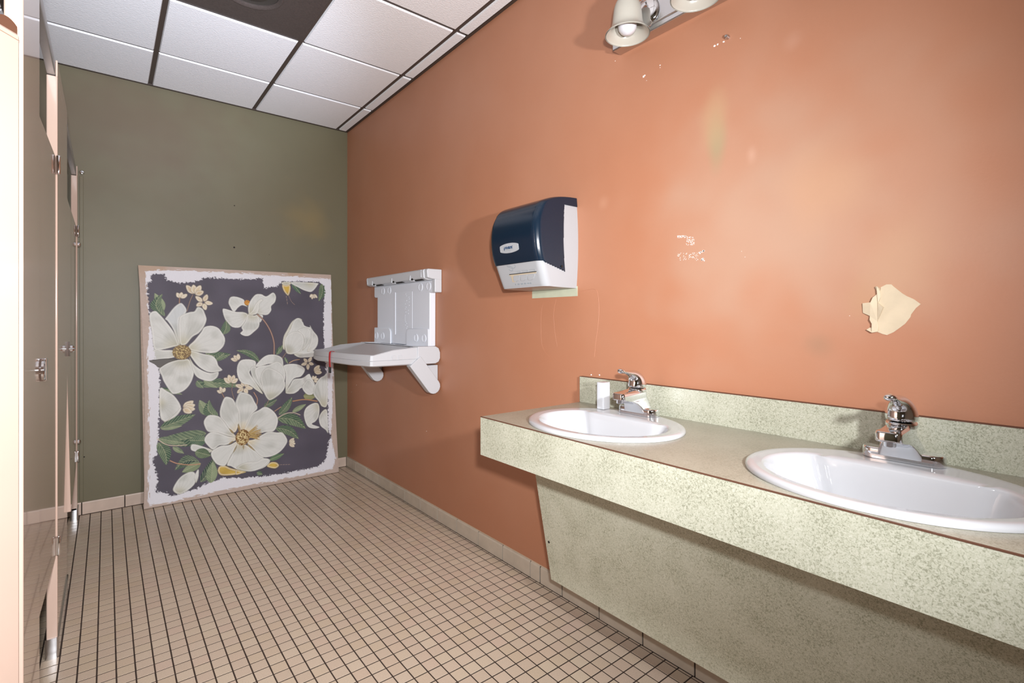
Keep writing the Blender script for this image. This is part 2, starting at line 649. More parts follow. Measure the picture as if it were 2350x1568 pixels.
# baseboards -----------------------------------------------------
bb_r = struct('baseboard_right', MB().box(XR - 0.0055, XR, YN, YB, 0.0, 0.074), M['grout'])
BP = 0.2107
joints = [YB - 0.0] + [3.879 - BP * k for k in range(0, 27)]
for a, b in zip(joints[:-1], joints[1:]):
    if b < YN:
        break
    segs = [(b, a)]
    if b < 1.70 < a and b > 1.5:
        segs = [(b, 1.703), (1.7045, a)]
    for (p, q) in segs:
        e = 0.003
        hz = 0.078 + random.uniform(-0.0015, 0.001)
        t = random.uniform(-0.0006, 0.0006)
        mb = MB()
        prof = [(XR - 0.0062, 0.0035), (XR - 0.0105 + t, 0.0035), (XR - 0.0105 + t, hz - 0.007), (XR - 0.008 + t, hz - 0.001), (XR - 0.004, hz), (XR - 0.004, 0.072)]
        mb.prism(prof, lambda x, z: (x, p + e, z), lambda x, z: (x, q - e, z))
        mb.build('base_tile', M['base_tile'], bb_r)
MB().box(XR - 0.004, XR, YN, YB - 0.01, 0.078, 0.0805).build('caulk_bead', M['bead'], bb_r)
bb_b = struct('baseboard_back', MB().box(XL, XR - 0.011, YB - 0.0055, YB, 0.0, 0.074), M['grout'])
jb = [0.0927 + BP * k for k in range(-9, 7)] + [XR - 0.0115]
for a, b in zip(jb[:-1], jb[1:]):
    e = 0.003
    hz = 0.078 + random.uniform(-0.0015, 0.001)
    t = random.uniform(-0.0006, 0.0006)
    prof = [(YB - 0.0062, 0.0035), (YB - 0.0105 + t, 0.0035), (YB - 0.0105 + t, hz - 0.007), (YB - 0.008 + t, hz - 0.001), (YB - 0.004, hz), (YB - 0.004, 0.072)]
    MB().prism(prof, lambda y, z: (a + e, y, z), lambda y, z: (b - e, y, z)).build('base_tile', M['base_tile_pink'], bb_b)

# painted wall channel beside the last pilaster
trim = struct('trim_1', MB().box(-0.128, -0.110, YB - 0.007, YB, 0.085, 2.09), M['olive'], bevel=0.002)

# ceiling --------------------------------------------------------
ceiling = struct('ceiling', MB().box(XL, XR, YN, YB, H + 0.03, H + 0.08), M['dark'])
gx = [XL, -1.015, -0.395, 0.225, 0.845, 1.461, XR]
gy = [YB, 3.549, 2.920, 2.289, 1.660, 1.030, 0.400, -0.230, -0.860, YN]
TW = 0.012
ZG = H + 0.0085
for x in gx[1:-1]:
    MB().box(x - TW, x + TW, YN, YB, ZG, ZG + 0.012).build('grid_runner', M['tee'], ceiling)
for y in gy[1:-1]:
    for xa, xb in zip(gx[:-1], gx[1:]):
        a = xa + (TW if xa != XL else 0)
        b = xb - (TW if xb != XR else 0)
        MB().box(a, b, y - TW, y + TW, ZG + 0.0002, ZG + 0.012).build('grid_cross_tee', M['tee'], ceiling)
AN = 0.016
MB().box(XR - AN, XR, YN, YB, H - 0.001, H + 0.02).build('wall_angle', M['tee'], ceiling)
MB().box(XL, XR - AN, YB - AN, YB, H - 0.001, H + 0.02).build('wall_angle', M['tee'], ceiling)
MB().box(XL, XL + AN, YN, YB - AN, H - 0.001, H + 0.02).build('wall_angle', M['tee'], ceiling)
SPK = (3, 2)
for i in range(len(gx) - 1):
    for j in range(len(gy) - 1):
        xa = gx[i] + (AN + 0.001 if i == 0 else TW)
        xb = gx[i + 1] - (AN + 0.001 if i == len(gx) - 2 else TW)
        ya = gy[j + 1] + (0.004 if j == len(gy) - 2 else TW)
        yb = gy[j] - (AN + 0.001 if j == 0 else TW)
        if (i, j) == SPK:
            continue
        dz = random.uniform(-0.0008, 0.0008)
        e = 0.004
        mb = MB()
        mb.hexa([(xa + e, ya + e, H + dz), (xb - e, ya + e, H + dz), (xb - e, yb - e, H + dz), (xa + e, yb - e, H + dz)],
                [(xa, ya, H + 0.0085 + dz), (xb, ya, H + 0.0085 + dz), (xb, yb, H + 0.0085 + dz), (xa, yb, H + 0.0085 + dz)])
        mb.box(xa - 0.006 if i else xa, xb + 0.006 if i < len(gx) - 2 else xb, ya - 0.006 if j < len(gy) - 2 else ya, yb + 0.006 if j else yb, ZG + 0.0125, ZG + 0.02)
        mb.box(xa, xb, ya, yb, H + 0.0086 + dz, ZG + 0.0126)
        mb.build('ceiling_tile', M['ceiling_tile'], ceiling)

# dark panel with a round recess in the ceiling grid
sp = thing('ceiling_speaker', 'dark brown square ceiling panel with a round recessed opening between white tiles', 'speaker', (0.535, 2.6045, H))
c0 = (0.535, 2.6045)
bm = bmesh.new()
half = (0.308, 0.3025)
outer = [bm.verts.new((sx * half[0], sy * half[1], 0.004)) for sx, sy in ((-1, -1), (1, -1), (1, 1), (-1, 1))]
inner = [bm.verts.new((0.135 * math.cos(2 * PI * k / 48), 0.02 + 0.135 * math.sin(2 * PI * k / 48), 0.004)) for k in range(48)]
es = [bm.edges.new((outer[k], outer[(k + 1) % 4])) for k in range(4)] + [bm.edges.new((inner[k], inner[(k + 1) % 48])) for k in range(48)]
bmesh.ops.triangle_fill(bm, use_beauty=True, edges=es)
ext = bmesh.ops.extrude_face_region(bm, geom=list(bm.faces))
bmesh.ops.translate(bm, verts=[g for g in ext['geom'] if isinstance(g, bmesh.types.BMVert)], vec=(0, 0, 0.012))
bmesh.ops.recalc_face_normals(bm, faces=bm.faces)
me = bpy.data.meshes.new('panel')
bm.to_mesh(me)
bm.free()
me.materials.append(M['speaker'])
o = bpy.data.objects.new('panel', me)
COL.objects.link(o)
o.parent = sp
cc = (c0[0], c0[1] + 0.02, H)
MB().lathe(cc, [(0.140, 0.0035), (0.137, 0.0005), (0.131, 0.0005), (0.118, 0.010), (0.118, 0.016), (0.134, 0.014)], 48, cap0=False, cap1=False).build('rim', M['speaker'], sp, smooth=50)
MB().lathe(cc, [(0.0005, 0.026), (0.085, 0.0255), (0.119, 0.0145)], 48, cap0=False, cap1=False).build('recess', M['speaker_dark'], sp, smooth=50)
MB().lathe((cc[0], cc[1], cc[2]), [(0.078, 0.026), (0.078, 0.008), (0.070, 0.005), (0.0005, 0.005)], 40, cap0=False, cap1=False).build('centre_cap', M['speaker_dark'], sp, smooth=40)

# ------------------------------------------------------------------ toilet stalls
TH = 0.030
PIL = [(1.462, 1.79), (2.41, 2.975), (3.985, 4.082)]
plabel = ['tall glossy beige pilaster nearest the camera beside the half open stall door',
          'wide glossy beige pilaster between the two closed stall doors with steel shoe',
          'narrow beige pilaster against the olive back wall with steel shoe']
for k, (ya, yb) in enumerate(PIL):
    t = thing('stall_pilaster', plabel[k], 'partition', (XS - TH / 2, (ya + yb) / 2, 0), 'stall pilasters')
    mb = MB().box(XS - TH, XS, ya, yb, 0.06, 2.07)
    mb.build('panel', M['stall'], t, bevel=0.004, seg=3)
    MB().box(XS - 0.0055, XS, ya, yb, 2.068, 2.126).build('top_lip', M['stall'], t, bevel=0.0015)
    MB().prism(stadium(XS - TH / 2, (ya + yb) / 2, TH + 0.008, yb - ya + (0.008 if k < 2 else 0.0), 0.008),
               lambda x, y: (x, y, 0.0), lambda x, y: (x, y, 0.073)).build('shoe', M['satin'], t, smooth=40)

hr = MB()
prof = [(XS - TH + 0.002, 2.0715), (XS - 0.0075, 2.0715), (XS - 0.006, 2.075), (XS - 0.006, 2.114), (XS - 0.011, 2.125), (XS - TH + 0.004, 2.125), (XS - TH + 0.002, 2.12)]
hr.prism(prof, lambda x, z: (x, YN + 0.001, z), lambda x, z: (x, YB - 0.001, z))
tag(hr.build('headrail', M['alu'], smooth=30), 'grey aluminium headrail running over the beige stall pilasters to the back wall', 'rail')


def door_mesh(p_near, p_far, z0, z1, th, warp=None):
    """slab between two plan points (outer face), thickness away from the room"""
    d = Vector((p_far[0] - p_near[0], p_far[1] - p_near[1], 0))
    L = d.length
    d.normalize()
    n = Vector((-d.y, d.x, 0))           # points into the stall
    mb = MB()
    nu, nv = 8, 12
    for side in (0, 1):
        pass
    rings = []
    P = {}
    vs = []
    for s in (0, 1):
        for i in range(nu + 1):
            for j in range(nv + 1):
                u, v = i / nu, j / nv
                p = Vector((p_near[0], p_near[1], 0)) + d * (L * u) + n * (th * s)
                z = z0 + (z1 - z0) * v
                if warp:
                    p -= n * warp(u, v)
                P[(s, i, j)] = len(vs)
                vs.append((p.x, p.y, z))
    fs = []
    for i in range(nu):
        for j in range(nv):
            fs.append((P[0, i, j], P[0, i + 1, j], P[0, i + 1, j + 1], P[0, i, j + 1]))
            fs.append((P[1, i, j], P[1, i, j + 1], P[1, i + 1, j + 1], P[1, i + 1, j]))
    for j in range(nv):
        fs.append((P[0, 0, j], P[0, 0, j + 1], P[1, 0, j + 1], P[1, 0, j]))
        fs.append((P[0, nu, j], P[1, nu, j], P[1, nu, j + 1], P[0, nu, j + 1]))
    for i in range(nu):
        fs.append((P[0, i, 0], P[1, i, 0], P[1, i + 1, 0], P[0, i + 1, 0]))
        fs.append((P[0, i, nv], P[0, i + 1, nv], P[1, i + 1, nv], P[1, i, nv]))
    mb.add(vs, fs)
    return mb


# near door standing open into its stall
a37 = math.radians(37.3)
dv = Vector((-math.sin(a37), -math.cos(a37), 0))
hp = Vector((-0.1385, 1.4365, 0))
op = hp + dv * 0.60
t = thing('stall_door', 'pale beige stall door at the left edge of the photo swung half open', 'door', (op.x, op.y, 0.0), 'stall doors')
dm = door_mesh((op.x, op.y), (hp.x, hp.y), 0.335, 1.784, 0.024)
dm.build('panel', M['stall'], t, bevel=0.003)
nn = Vector((-dv.y, dv.x, 0))
if nn.x < 0:
    nn = -nn
seam = MB()
q0, q1 = hp + nn * 0.0004, op + nn * 0.0004
seam.add([(q0.x, q0.y, 1.772), (q1.x, q1.y, 1.772), (q1.x, q1.y, 1.7735), (q0.x, q0.y, 1.7735)], [(0, 1, 2, 3)])
seam.build('edge_seam', mat('seam_shadow', srgb(150, 120, 100), 0.5), t)
hg = MB()
hb = hp + dv * 0.055 - nn * 0.012
hb2 = hp + dv * 0.006 - nn * 0.012
pts = []
for k in range(9):
    u = k / 8
    p = hb2.lerp(hb, u)
    pts.append((p.x, p.y, 1.7835 + 0.004 + 0.020 * math.sin(PI * (0.12 + 0.88 * u)) ** 0.6))
for k in range(8):
    p, q = Vector(pts[k]), Vector(pts[k + 1])
    wv = nn * 0.013
    hg.hexa([tuple(p - wv - Vector((0, 0, p.z - 1.7835))), tuple(q - wv - Vector((0, 0, q.z - 1.7835))), tuple(q + wv - Vector((0, 0, q.z - 1.7835))), tuple(p + wv - Vector((0, 0, p.z - 1.7835)))],
            [tuple(p - wv), tuple(q - wv), tuple(q + wv), tuple(p + wv)])
hg.build('hinge', M['chrome'], t, smooth=60)

# closed doors
t1 = thing('stall_door', 'closed glossy beige stall door with chrome latch in front of the wide pilaster', 'door', (-0.15, 2.1, 0), 'stall doors')
door_mesh((-0.1485, 1.80), (-0.1385, 2.402), 0.365, 1.778, 0.024).build('panel', M['stall'], t1, bevel=0.003)
t2 = thing('stall_door', 'farther closed beige stall door whose lower corner bows out, next to the back wall', 'door', (-0.15, 3.48, 0), 'stall doors')
door_mesh((-0.139, 2.985), (-0.139, 3.978), 0.345, 1.760, 0.024,
          warp=lambda u, v: 0.0165 * max(0, 1 - u) * max(0, (0.55 - v) / 0.55)).build('panel', M['stall'], t2, bevel=0.003)


def hinge(t, y, z, up):
    mb = MB()
    mb.box(-0.1375, XS + 0.003, y - 0.012, y + 0.0035, z - 0.03, z + 0.03)
    mb.lathe((XS + 0.003, y - 0.003, z), [(0.0045, -0.034), (0.0055, -0.032), (0.0055, 0.032), (0.0045, 0.034)], 14)
    mb.build('hinge', M['chrome'], t, smooth=40)


hinge(t1, 2.405, 1.752, 1)
hinge(t1, 2.405, 0.40, -1)
hinge(t2, 3.981, 1.735, 1)
hinge(t2, 3.981, 0.385, -1)
lt = MB()
lt.box(-0.1465, -0.124, 1.83, 1.868, 1.037, 1.099)
lt.build('latch', M['chrome'], t1, bevel=0.003, label='chrome latch')
lt = MB()
lt.lathe((-0.1465, 1.815, 1.068), [(0.010, 0.0), (0.010, 0.012), (0.026, 0.014), (0.026, 0.019), (0.022, 0.021)], 20, axis='x')
lt.build('latch_knob', M['chrome'], t1, smooth=40)
lt = MB()
lt.box(-0.1375, -0.126, 2.995, 3.03, 1.04, 1.105)
lt.lathe((-0.13, 3.012, 1.072), [(0.018, 0.0), (0.018, 0.012), (0.012, 0.018)], 16, axis='x')
lt.build('latch', M['chrome'], t2, smooth=40)
for z in (1.69, 0.46):
    pass
bmp = MB()
for z in (1.675, 0.455):
    pass
for k, (u, v) in enumerate(((180.5, 561), (176.5, 1015))):
    z = 1.2 - (v - HOR) / F_PX * (XS * math.sin(YAW) + 4.0 * math.cos(YAW))
    MB().lathe((XS, 4.012, z), [(0.016, 0.0), (0.017, 0.006), (0.012, 0.014), (0.006, 0.016)], 14, axis='x').build('door_stop', M['chrome'], bpy.data.objects['stall_pilaster.002'], smooth=50)

# divider between the two stalls and clear bumper on the wall channel
tag(MB().box(XL + 0.001, XS - TH - 0.002, 2.68, 2.705, 0.32, 1.775).build('stall_divider', M['stall'], bevel=0.003), 'beige divider panel inside the stalls behind the wide pilaster', 'partition')
x, z = on_back(188.5, 397)
tag(MB().lathe((x, YB - 0.0065, z), [(0.013, 0.0), (0.013, -0.010), (0.009, -0.016), (0.004, -0.017)], 16, axis='y').build('wall_bumper', M['chrome'], smooth=40),
    'small shiny round bumper at the top of the olive wall channel', 'bumper')

# ------------------------------------------------------------------ vanity
van = thing('vanity_counter', 'long sage speckled laminate vanity counter with deep front apron on the terracotta wall', 'counter', (1.28, 0.6, 0.0))
CT, CB = 0.863, 0.729
XF = 1.022
Y0, Y1 = -0.75, 1.443
SINKS = [1.083, 0.330]
SCX = 1.252

bm = bmesh.new()
ox, oy, oz = van.location
outer = [bm.verts.new((x - ox, y - oy, CT)) for x, y in ((XF + 0.001, Y0), (XR - 0.001, Y0), (XR - 0.001, Y1), (XF + 0.001, Y1))]
es = [bm.edges.new((outer[k], outer[(k + 1) % 4])) for k in range(4)]
for sy in SINKS:
    ring = [bm.verts.new((SCX + 0.205 * math.cos(2 * PI * k / 64) - ox, sy + 0.25 * math.sin(2 * PI * k / 64) - oy, CT)) for k in range(64)]
    es += [bm.edges.new((ring[k], ring[(k + 1) % 64])) for k in range(64)]
bmesh.ops.triangle_fill(bm, use_beauty=True, edges=es)
ext = bmesh.ops.extrude_face_region(bm, geom=list(bm.faces))
bmesh.ops.translate(bm, verts=[g for g in ext['geom'] if isinstance(g, bmesh.types.BMVert)], vec=(0, 0, -0.03))
bmesh.ops.recalc_face_normals(bm, faces=bm.faces)
me = bpy.data.meshes.new('countertop')
bm.to_mesh(me)
bm.free()
me.materials.append(M['laminate_top_shaded'])
o = bpy.data.objects.new('countertop', me)
COL.objects.link(o)
o.parent = van
MB().box(XF, XF + 0.02, Y0, Y1, CB, CT - 0.0022).build('front_apron', M['laminate'], van)
MB().box(XF - 0.0006, XF + 0.004, Y0, Y1 + 0.0004, CT - 0.0022, CT + 0.0003).build('edge_seam', M['seam'], van)
MB().box(XF + 0.02, XF + 0.20, Y1 - 0.018, Y1, CT - 0.09, CT - 0.031).build('end_cheek', M['laminate'], van)
MB().box(XF + 0.21, XR - 0.001, Y1 - 0.018, Y1, CT - 0.06, CT - 0.031).build('end_rail', M['laminate'], van)
MB().box(1.530, XR - 0.0005, Y0, Y1 + 0.006, CT + 0.0002, 0.967).build('backsplash', M['laminate'], van)
MB().box(1.5295, XR - 0.0005, Y0, Y1 + 0.0065, 0.967, 0.9685).build('backsplash_seam', M['seam'], van, label='dark edge line along the backsplash top')
tp = (1.2620, 0.690)
btm = (1.3605, 0.183)
pn = MB()
dx, dz = tp[0] - btm[0], tp[1] - btm[1]
nl = math.hypot(dx, dz)
nx, nz_ = dz / nl * 0.016, -dx / nl * 0.016
ypan = 1.441


def slab(ya, yb, off=0.0):
    ox_, oz_ = -dz / nl * off, dx / nl * off
    f = [(btm[0] - ox_, btm[1] - oz_), (tp[0] - ox_, tp[1] - oz_), (tp[0] + nx, tp[1] + nz_), (btm[0] + nx, btm[1] + nz_)]
    return MB().prism(f, lambda a, b: (a, ya, b), lambda a, b: (a, yb, b))


slab(Y0, ypan - 0.036).build('sloped_panel', M['laminate_panel_lit'], van, label='sloping laminate panel hiding the pipes')
slab(ypan - 0.035, ypan).build('end_strip', M['laminate_panel_lit'], van)
sh = MB()
fr = 0.62
hx, hz = btm[0] + (tp[0] - btm[0]) * fr, btm[1] + (tp[1] - btm[1]) * fr
y_, z_ = 1.421, 0.345
x_ = btm[0] + (tp[0] - btm[0]) * (z_ - btm[1]) / (tp[1] - btm[1])
sh.lathe((x_ - 0.0012, y_, z_), [(0.005, 0.0), (0.005, 0.002)], 12, axis='x')
sh.build('screw_hole', M['dark'], van)


def sink_rings(sy):
    rings = []
    n = 72
    RX, RY = 0.220, 0.266

    def ell(rx, ry, z, cx=SCX):
        return [(cx + rx * math.cos(2 * PI * k / n), sy + ry * math.sin(2 * PI * k / n), z) for k in range(n)]

    def basin(s, z, shift=0.0, ledge=0.098):
        out = []
        bx, by, bc = 0.176 * s, 0.226 * s, SCX - 0.012 + shift
        L = ledge * s + (1 - s) * 0.01
        for k in range(n):
            a = 2 * PI * k / n
            u, v = bx * math.cos(a), by * math.sin(a)
            # flatten the back into a straight ledge with soft shoulders
            if u > 0:
                lim = L + 0.055 * max(0.0, abs(v) / by - 0.62) / 0.38
                m_ = 10.0
                if lim < bx:
                    u = -math.log(math.exp(-m_ * u / bx) + math.exp(-m_ * lim / bx)) / m_ * bx if u > 0.4 * lim else u
            out.append((bc + u, sy + v, z))
        return out
    rings.append(ell(RX, RY, CT + 0.0005))
    rings.append(ell(RX + 0.001, RY + 0.001, CT + 0.005))
    rings.append(ell(RX - 0.003, RY - 0.003, CT + 0.0105))
    rings.append(ell(RX - 0.010, RY - 0.010, CT + 0.0125))
    rings.append(ell(RX - 0.020, RY - 0.020, CT + 0.0115))
    e2 = ell(RX - 0.032, RY - 0.032, CT + 0.0112)
    b1 = basin(1.0, CT + 0.0108)
    rings.append([tuple(0.5 * (p + q) for p, q in zip(P, Q)) for P, Q in zip(e2, b1)])
    rings.append(b1)
    rings.append(basin(0.975, CT + 0.006))
    rings.append(basin(0.945, CT - 0.010))
    rings.append(basin(0.90, CT - 0.04))
    rings.append(basin(0.82, CT - 0.08))
    rings.append(basin(0.68, CT - 0.112))
    rings.append(basin(0.45, CT - 0.130))
    rings.append([(SCX - 0.012 + 0.024 * math.cos(2 * PI * k / n), sy + 0.024 * math.sin(2 * PI * k / n), CT - 0.136) for k in range(n)])
    return rings


slabel = ['white oval drop-in sink at the far counter end with a white box behind it',
          'white oval drop-in sink at the right edge of the photo nearest the camera']
for k, sy in enumerate(SINKS):
    t = thing('sink', slabel[k], 'sink', (SCX, sy, CT), 'drop-in sinks')
    mb = MB().loft(sink_rings(sy), cap0=False, cap1=True)
    o = mb.build('basin', M['porcelain'], t, smooth=70)
    MB().lathe((SCX - 0.012, sy, CT - 0.1355), [(0.026, 0.0), (0.026, 0.002), (0.018, 0.003), (0.012, -0.0005)], 24).build('drain', M['chrome'], t, smooth=40)

# faucets ---------------------------------------------------------
flabel = ['chrome single lever faucet on the far sink next to the white box', 'chrome single lever faucet on the near sink at right']
FX = 1.441


def rring(x0, x1, hy, z, sy, r, n=4):
    pts = stadium((x0 + x1) / 2, 0, x1 - x0, 2 * hy, min(r, (x1 - x0) / 2 - 0.0005, hy - 0.0005), n)
    return [(a, sy + b, z) for a, b in pts]


def make_faucet(sy, label):
    zb = CT + 0.0122
    t = thing('faucet', label, 'faucet', (FX, sy, zb), 'basin faucets')
    b = MB()
    rs = []
    for (sc, z) in ((1.0, 0.0), (1.0, 0.004), (0.985, 0.019), (0.96, 0.0225), (0.90, 0.0245), (0.72, 0.0255)):
        rs.append(rring(FX - 0.027 * sc, FX + 0.027 * sc, 0.079 - 0.027 * (1 - sc), zb + z, sy, 0.027 * sc, 8))
    b.loft(rs)
    b.build('base_plate', M['chrome'], t, smooth=35)
    s = MB()
    rs = []
    for (x0, x1, hy, z) in ((1.412, 1.467, 0.046, 0.010), (1.407, 1.467, 0.042, 0.021), (1.398, 1.466, 0.037, 0.033), (1.384, 1.465, 0.032, 0.044),
                            (1.362, 1.464, 0.0290, 0.052), (1.330, 1.463, 0.0260, 0.0570), (1.3255, 1.462, 0.0255, 0.060), (1.3245, 1.461, 0.0250, 0.077), (1.3265, 1.461, 0.0235, 0.0805)):
        rs.append(rring(x0, x1, hy, zb + z, sy, 0.013, 5))
    # top slopes upward to the cartridge
    rs.append([(x, y, z + max(0, (x - 1.385)) * 0.16) for x, y, z in rring(1.338, 1.456, 0.018, zb + 0.0825, sy, 0.012, 5)])
    s.loft(rs)
    s.build('spout', M['chrome'], t, smooth=40)
    MB().lathe((1.3405, sy, zb), [(0.0125, 0.062), (0.0125, 0.049), (0.0112, 0.047), (0.008, 0.046), (0.008, 0.050)], 24).build('aerator', M['satin'], t, smooth=40)
    cx = 1.4325
    MB().lathe((cx, sy, zb), [(0.0285, 0.078), (0.0310, 0.083), (0.0310, 0.088), (0.0290, 0.091)], 32).build('collar', M['chrome'], t, smooth=40)
    h = MB()
    # hood that leans into the lever: stacked ellipses along a curved spine
    spine = [(1.4325, 0.090, 0.0300, 0.0310), (1.4330, 0.101, 0.0320, 0.0325), (1.4305, 0.115, 0.0305, 0.0310), (1.4240, 0.128, 0.0255, 0.0265),
             (1.4140, 0.137, 0.0195, 0.0210), (1.4015, 0.1425, 0.0135, 0.0155), (1.3880, 0.1450, 0.0085, 0.0115), (1.3740, 0.1485, 0.0060, 0.0100), (1.3620, 0.1515, 0.0062, 0.0105),
             (1.3530, 0.1535, 0.0085, 0.0125), (1.3450, 0.1550, 0.0090, 0.0135), (1.3385, 0.1560, 0.0070, 0.0110), (1.3350, 0.1565, 0.0020, 0.0040)]
    rs = []
    for i, (x, z, a, bw) in enumerate(spine):
        j0, j1 = max(i - 1, 0), min(i + 1, len(spine) - 1)
        d = Vector((spine[j1][0] - spine[j0][0], 0, spine[j1][1] - spine[j0][1])).normalized()
        if i < 2:
            d = Vector((0, 0, 1))
        nrm = Vector((d.z, 0, -d.x))
        rs.append([(x + nrm.x * a * math.cos(2 * PI * k / 28), sy + bw * math.sin(2 * PI * k / 28), zb + z + nrm.z * a * math.cos(2 * PI * k / 28)) for k in range(28)])
    h.loft(rs)
    o = h.build('lever', M['chrome'], t, smooth=50)
    sd = o.modifiers.new('subsurf', 'SUBSURF')
    sd.levels = 1
    sd.render_levels = 1
    return t


for sy, lb in zip((1.085, 0.340), flabel):
    make_faucet(sy, lb)

# small white box standing behind the far sink
wb = MB()
wy, wx = 1.2305, 1.425
wb.prism(stadium(wx, wy, 0.040, 0.034, 0.006), lambda a, b: (a, b, CT + 0.0122), lambda a, b: (a, b, CT + 0.0122 + 0.098))
tag(wb.build('box', M['white_plastic'], bevel=0.002), 'small white upright box on the back ledge of the far sink', 'box')

# ------------------------------------------------------------------ paper towel dispenser
DY, DW = 1.630, 0.155
prof_pts = [(1.7135, 0.012), (1.7120, 0.060), (1.706, 0.110), (1.695, 0.150), (1.676, 0.190), (1.650, 0.213), (1.615, 0.229), (1.575, 0.2355), (1.535, 0.2355),
            (1.495, 0.231), (1.465, 0.224), (1.438, 0.214), (1.405, 0.202), (1.370, 0.189), (1.343, 0.178), (1.3385, 0.168), (1.337, 0.10), (1.3365, 0.012)]
prof = catmull(prof_pts, 9, closed=False)
dsp = thing('paper_towel_dispenser', 'white and smoked navy paper towel dispenser on the terracotta wall above the counter end', 'dispenser', (XR, DY, 1.337))


def disp_ring(z, d, n_side=96, n_c=10, n_f=40, infl=0.0):
    d += infl
    wd = DW - 0.010 * ((z - 1.52) / 0.19) ** 2 + infl
    r = min(0.030, d * 0.6)
    pts = []
    for k in range(n_side):
        pts.append((XR - (d - r) * k / n_side, DY - wd))
    for k in range(n_c):
        a = PI / 2 * k / n_c
        pts.append((XR - (d - r) - r * math.sin(a), DY - wd + r - r * math.cos(a)))
    for k in range(n_f):
        pts.append((XR - d, DY - wd + r + (2 * wd - 2 * r) * k / n_f))
    for k in range(n_c):
        a = PI / 2 * k / n_c
        pts.append((XR - (d - r) - r * math.cos(a), DY + wd - r + r * math.sin(a)))
    for k in range(n_side + 1):
        pts.append((XR - (d - r) * (1 - k / n_side), DY + wd))
    return [(x, y, z) for x, y in pts]


def disp_grid(infl, keep=None):
    rows = [disp_ring(z + (infl if i < 45 else 0), d, infl=infl) for i, (z, d) in enumerate(prof)]
    n = len(rows[0])
    mb = MB()
    vs = [p for r in rows for p in r]
    fs = []
    for i in range(len(rows) - 1):
        for j in range(n - 1):
            f = (i * n + j, i * n + j + 1, (i + 1) * n + j + 1, (i + 1) * n + j)
            if keep is not None:
                c = [sum(vs[q][a] for q in f) / 4 for a in range(3)]
                if not keep(*c):
                    continue
            fs.append(f)
    mb.add(vs, fs)
    return mb


def is_cover(x, y, z):
    dep = XR - x
    side = abs(y - DY) > DW - 0.022
    if z > 1.680:
        return True
    if not side or dep > 0.195:
        return z > 1.4385
    # side faces: lower edge slopes down, rear edge bows
    zz = 1.437 - (0.205 - dep) * 0.27
    xb = 0.088 - 0.010 * math.sin(PI * min(1, max(0, (z - 1.40) / 0.28))) + 0.012 * 0
    xb = 0.086 + 0.010 * (1 - abs((z - 1.54) / 0.14)) if False else 0.088 - 0.012 * abs((z - 1.54) / 0.14) ** 2
    return z > zz and dep > xb


def prune(mb):
    used = sorted(set(i for f in mb.f for i in f))
    mp = {o_: n_ for n_, o_ in enumerate(used)}
    mb.v = [mb.v[i] for i in used]
    mb.f = [tuple(mp[i] for i in f) for f in mb.f]
    return mb


disp_grid(0.0).build('body', M['dispenser_white'], dsp, smooth=55)
cov = prune(disp_grid(0.0028, is_cover)).build('cover', M['navy'], dsp, smooth=55, label='smoked navy hinged cover')
sd = cov.modifiers.new('solidify', 'SOLIDIFY')
sd.thickness = 0.0026
sd.offset = -1


def dfront(z, off=0.0):
    for (za, da), (zb, db) in zip(prof[:-1], prof[1:]):
        if zb <= z <= za:
            t = (z - zb) / max(1e-9, za - zb)
            return XR - (db + (da - db) * t) - off
    return XR - 0.2 - off


# oval badge with script
by, bz = 1.646, 1.503
bo = []
for (a, b) in [(-0.061, 0.006), (-0.058, 0.013), (-0.03, 0.0185), (0.0, 0.020), (0.03, 0.0185), (0.058, 0.013), (0.061, 0.006), (0.061, -0.006), (0.058, -0.013), (0.03, -0.0185), (0.0, -0.020), (-0.03, -0.0185), (-0.058, -0.013), (-0.061, -0.006)]:
    bo.append((by + a, bz + b))
bo = [tuple(p) for p in catmull(bo, 3)]
MB().prism(bo, lambda y, z: (dfront(z, 0.0022), y, z), lambda y, z: (dfront(z, 0.0046), y, z)).build('badge', M['dispenser_white'], dsp, label='white oval badge with navy script')


def text_mesh(txt, size, shear=0.25, font_extrude=0.0003, bold=0.0):
    cu = bpy.data.curves.new('lettering', 'FONT')
    cu.body = txt
    cu.size = size
    cu.shear = shear
    cu.extrude = font_extrude
    cu.offset = bold
    cu.align_x = 'CENTER'
    cu.align_y = 'CENTER'
    cu.resolution_u = 3
    tmp = bpy.data.objects.new('lettering', cu)
    COL.objects.link(tmp)
    bpy.context.view_layer.update()
    dg = bpy.context.evaluated_depsgraph_get()
    me = bpy.data.meshes.new_from_object(tmp.evaluated_get(dg))
    bpy.data.objects.remove(tmp)
    bpy.data.curves.remove(cu)
    return me


def put_text(txt, size, y, z, m, parent, off, shear=0.25, bold=0.0):
    me = text_mesh(txt, size, shear, bold=bold)
    me.name = 'lettering'
    me.materials.clear()
    me.materials.append(m)
    o = bpy.data.objects.new('lettering', me)
    COL.objects.link(o)
    o.parent = parent
    R = Matrix(((0, 0, -1), (-1, 0, 0), (0, 1, 0)))     # text x -> -Y, text y -> +Z, normal -> -X
    o.matrix_local = Matrix.Translation(Vector((dfront(z, off), y, z)) - parent.location) @ R.to_4x4()
    return o


put_text('(Avant', 0.0215, by + 0.006, bz + 0.0035, M['navy_ink'], dsp, 0.0047, 0.2, bold=0.0006)
ul = MB()
for (a, b, s) in ((-0.022, -0.0085, 0.05), (-0.004, -0.0135, 0.014)):
    ul.add([(dfront(bz + b, 0.0049), by - a - s, bz + b), (dfront(bz + b, 0.0049), by - a, bz + b), (dfront(bz + b, 0.0049), by - a, bz + b + 0.0009), (dfront(bz + b, 0.0049), by - a - s, bz + b + 0.0009)], [(0, 1, 2, 3)])
ul.build('underline', M['grey_ink'], dsp, kind='stuff')

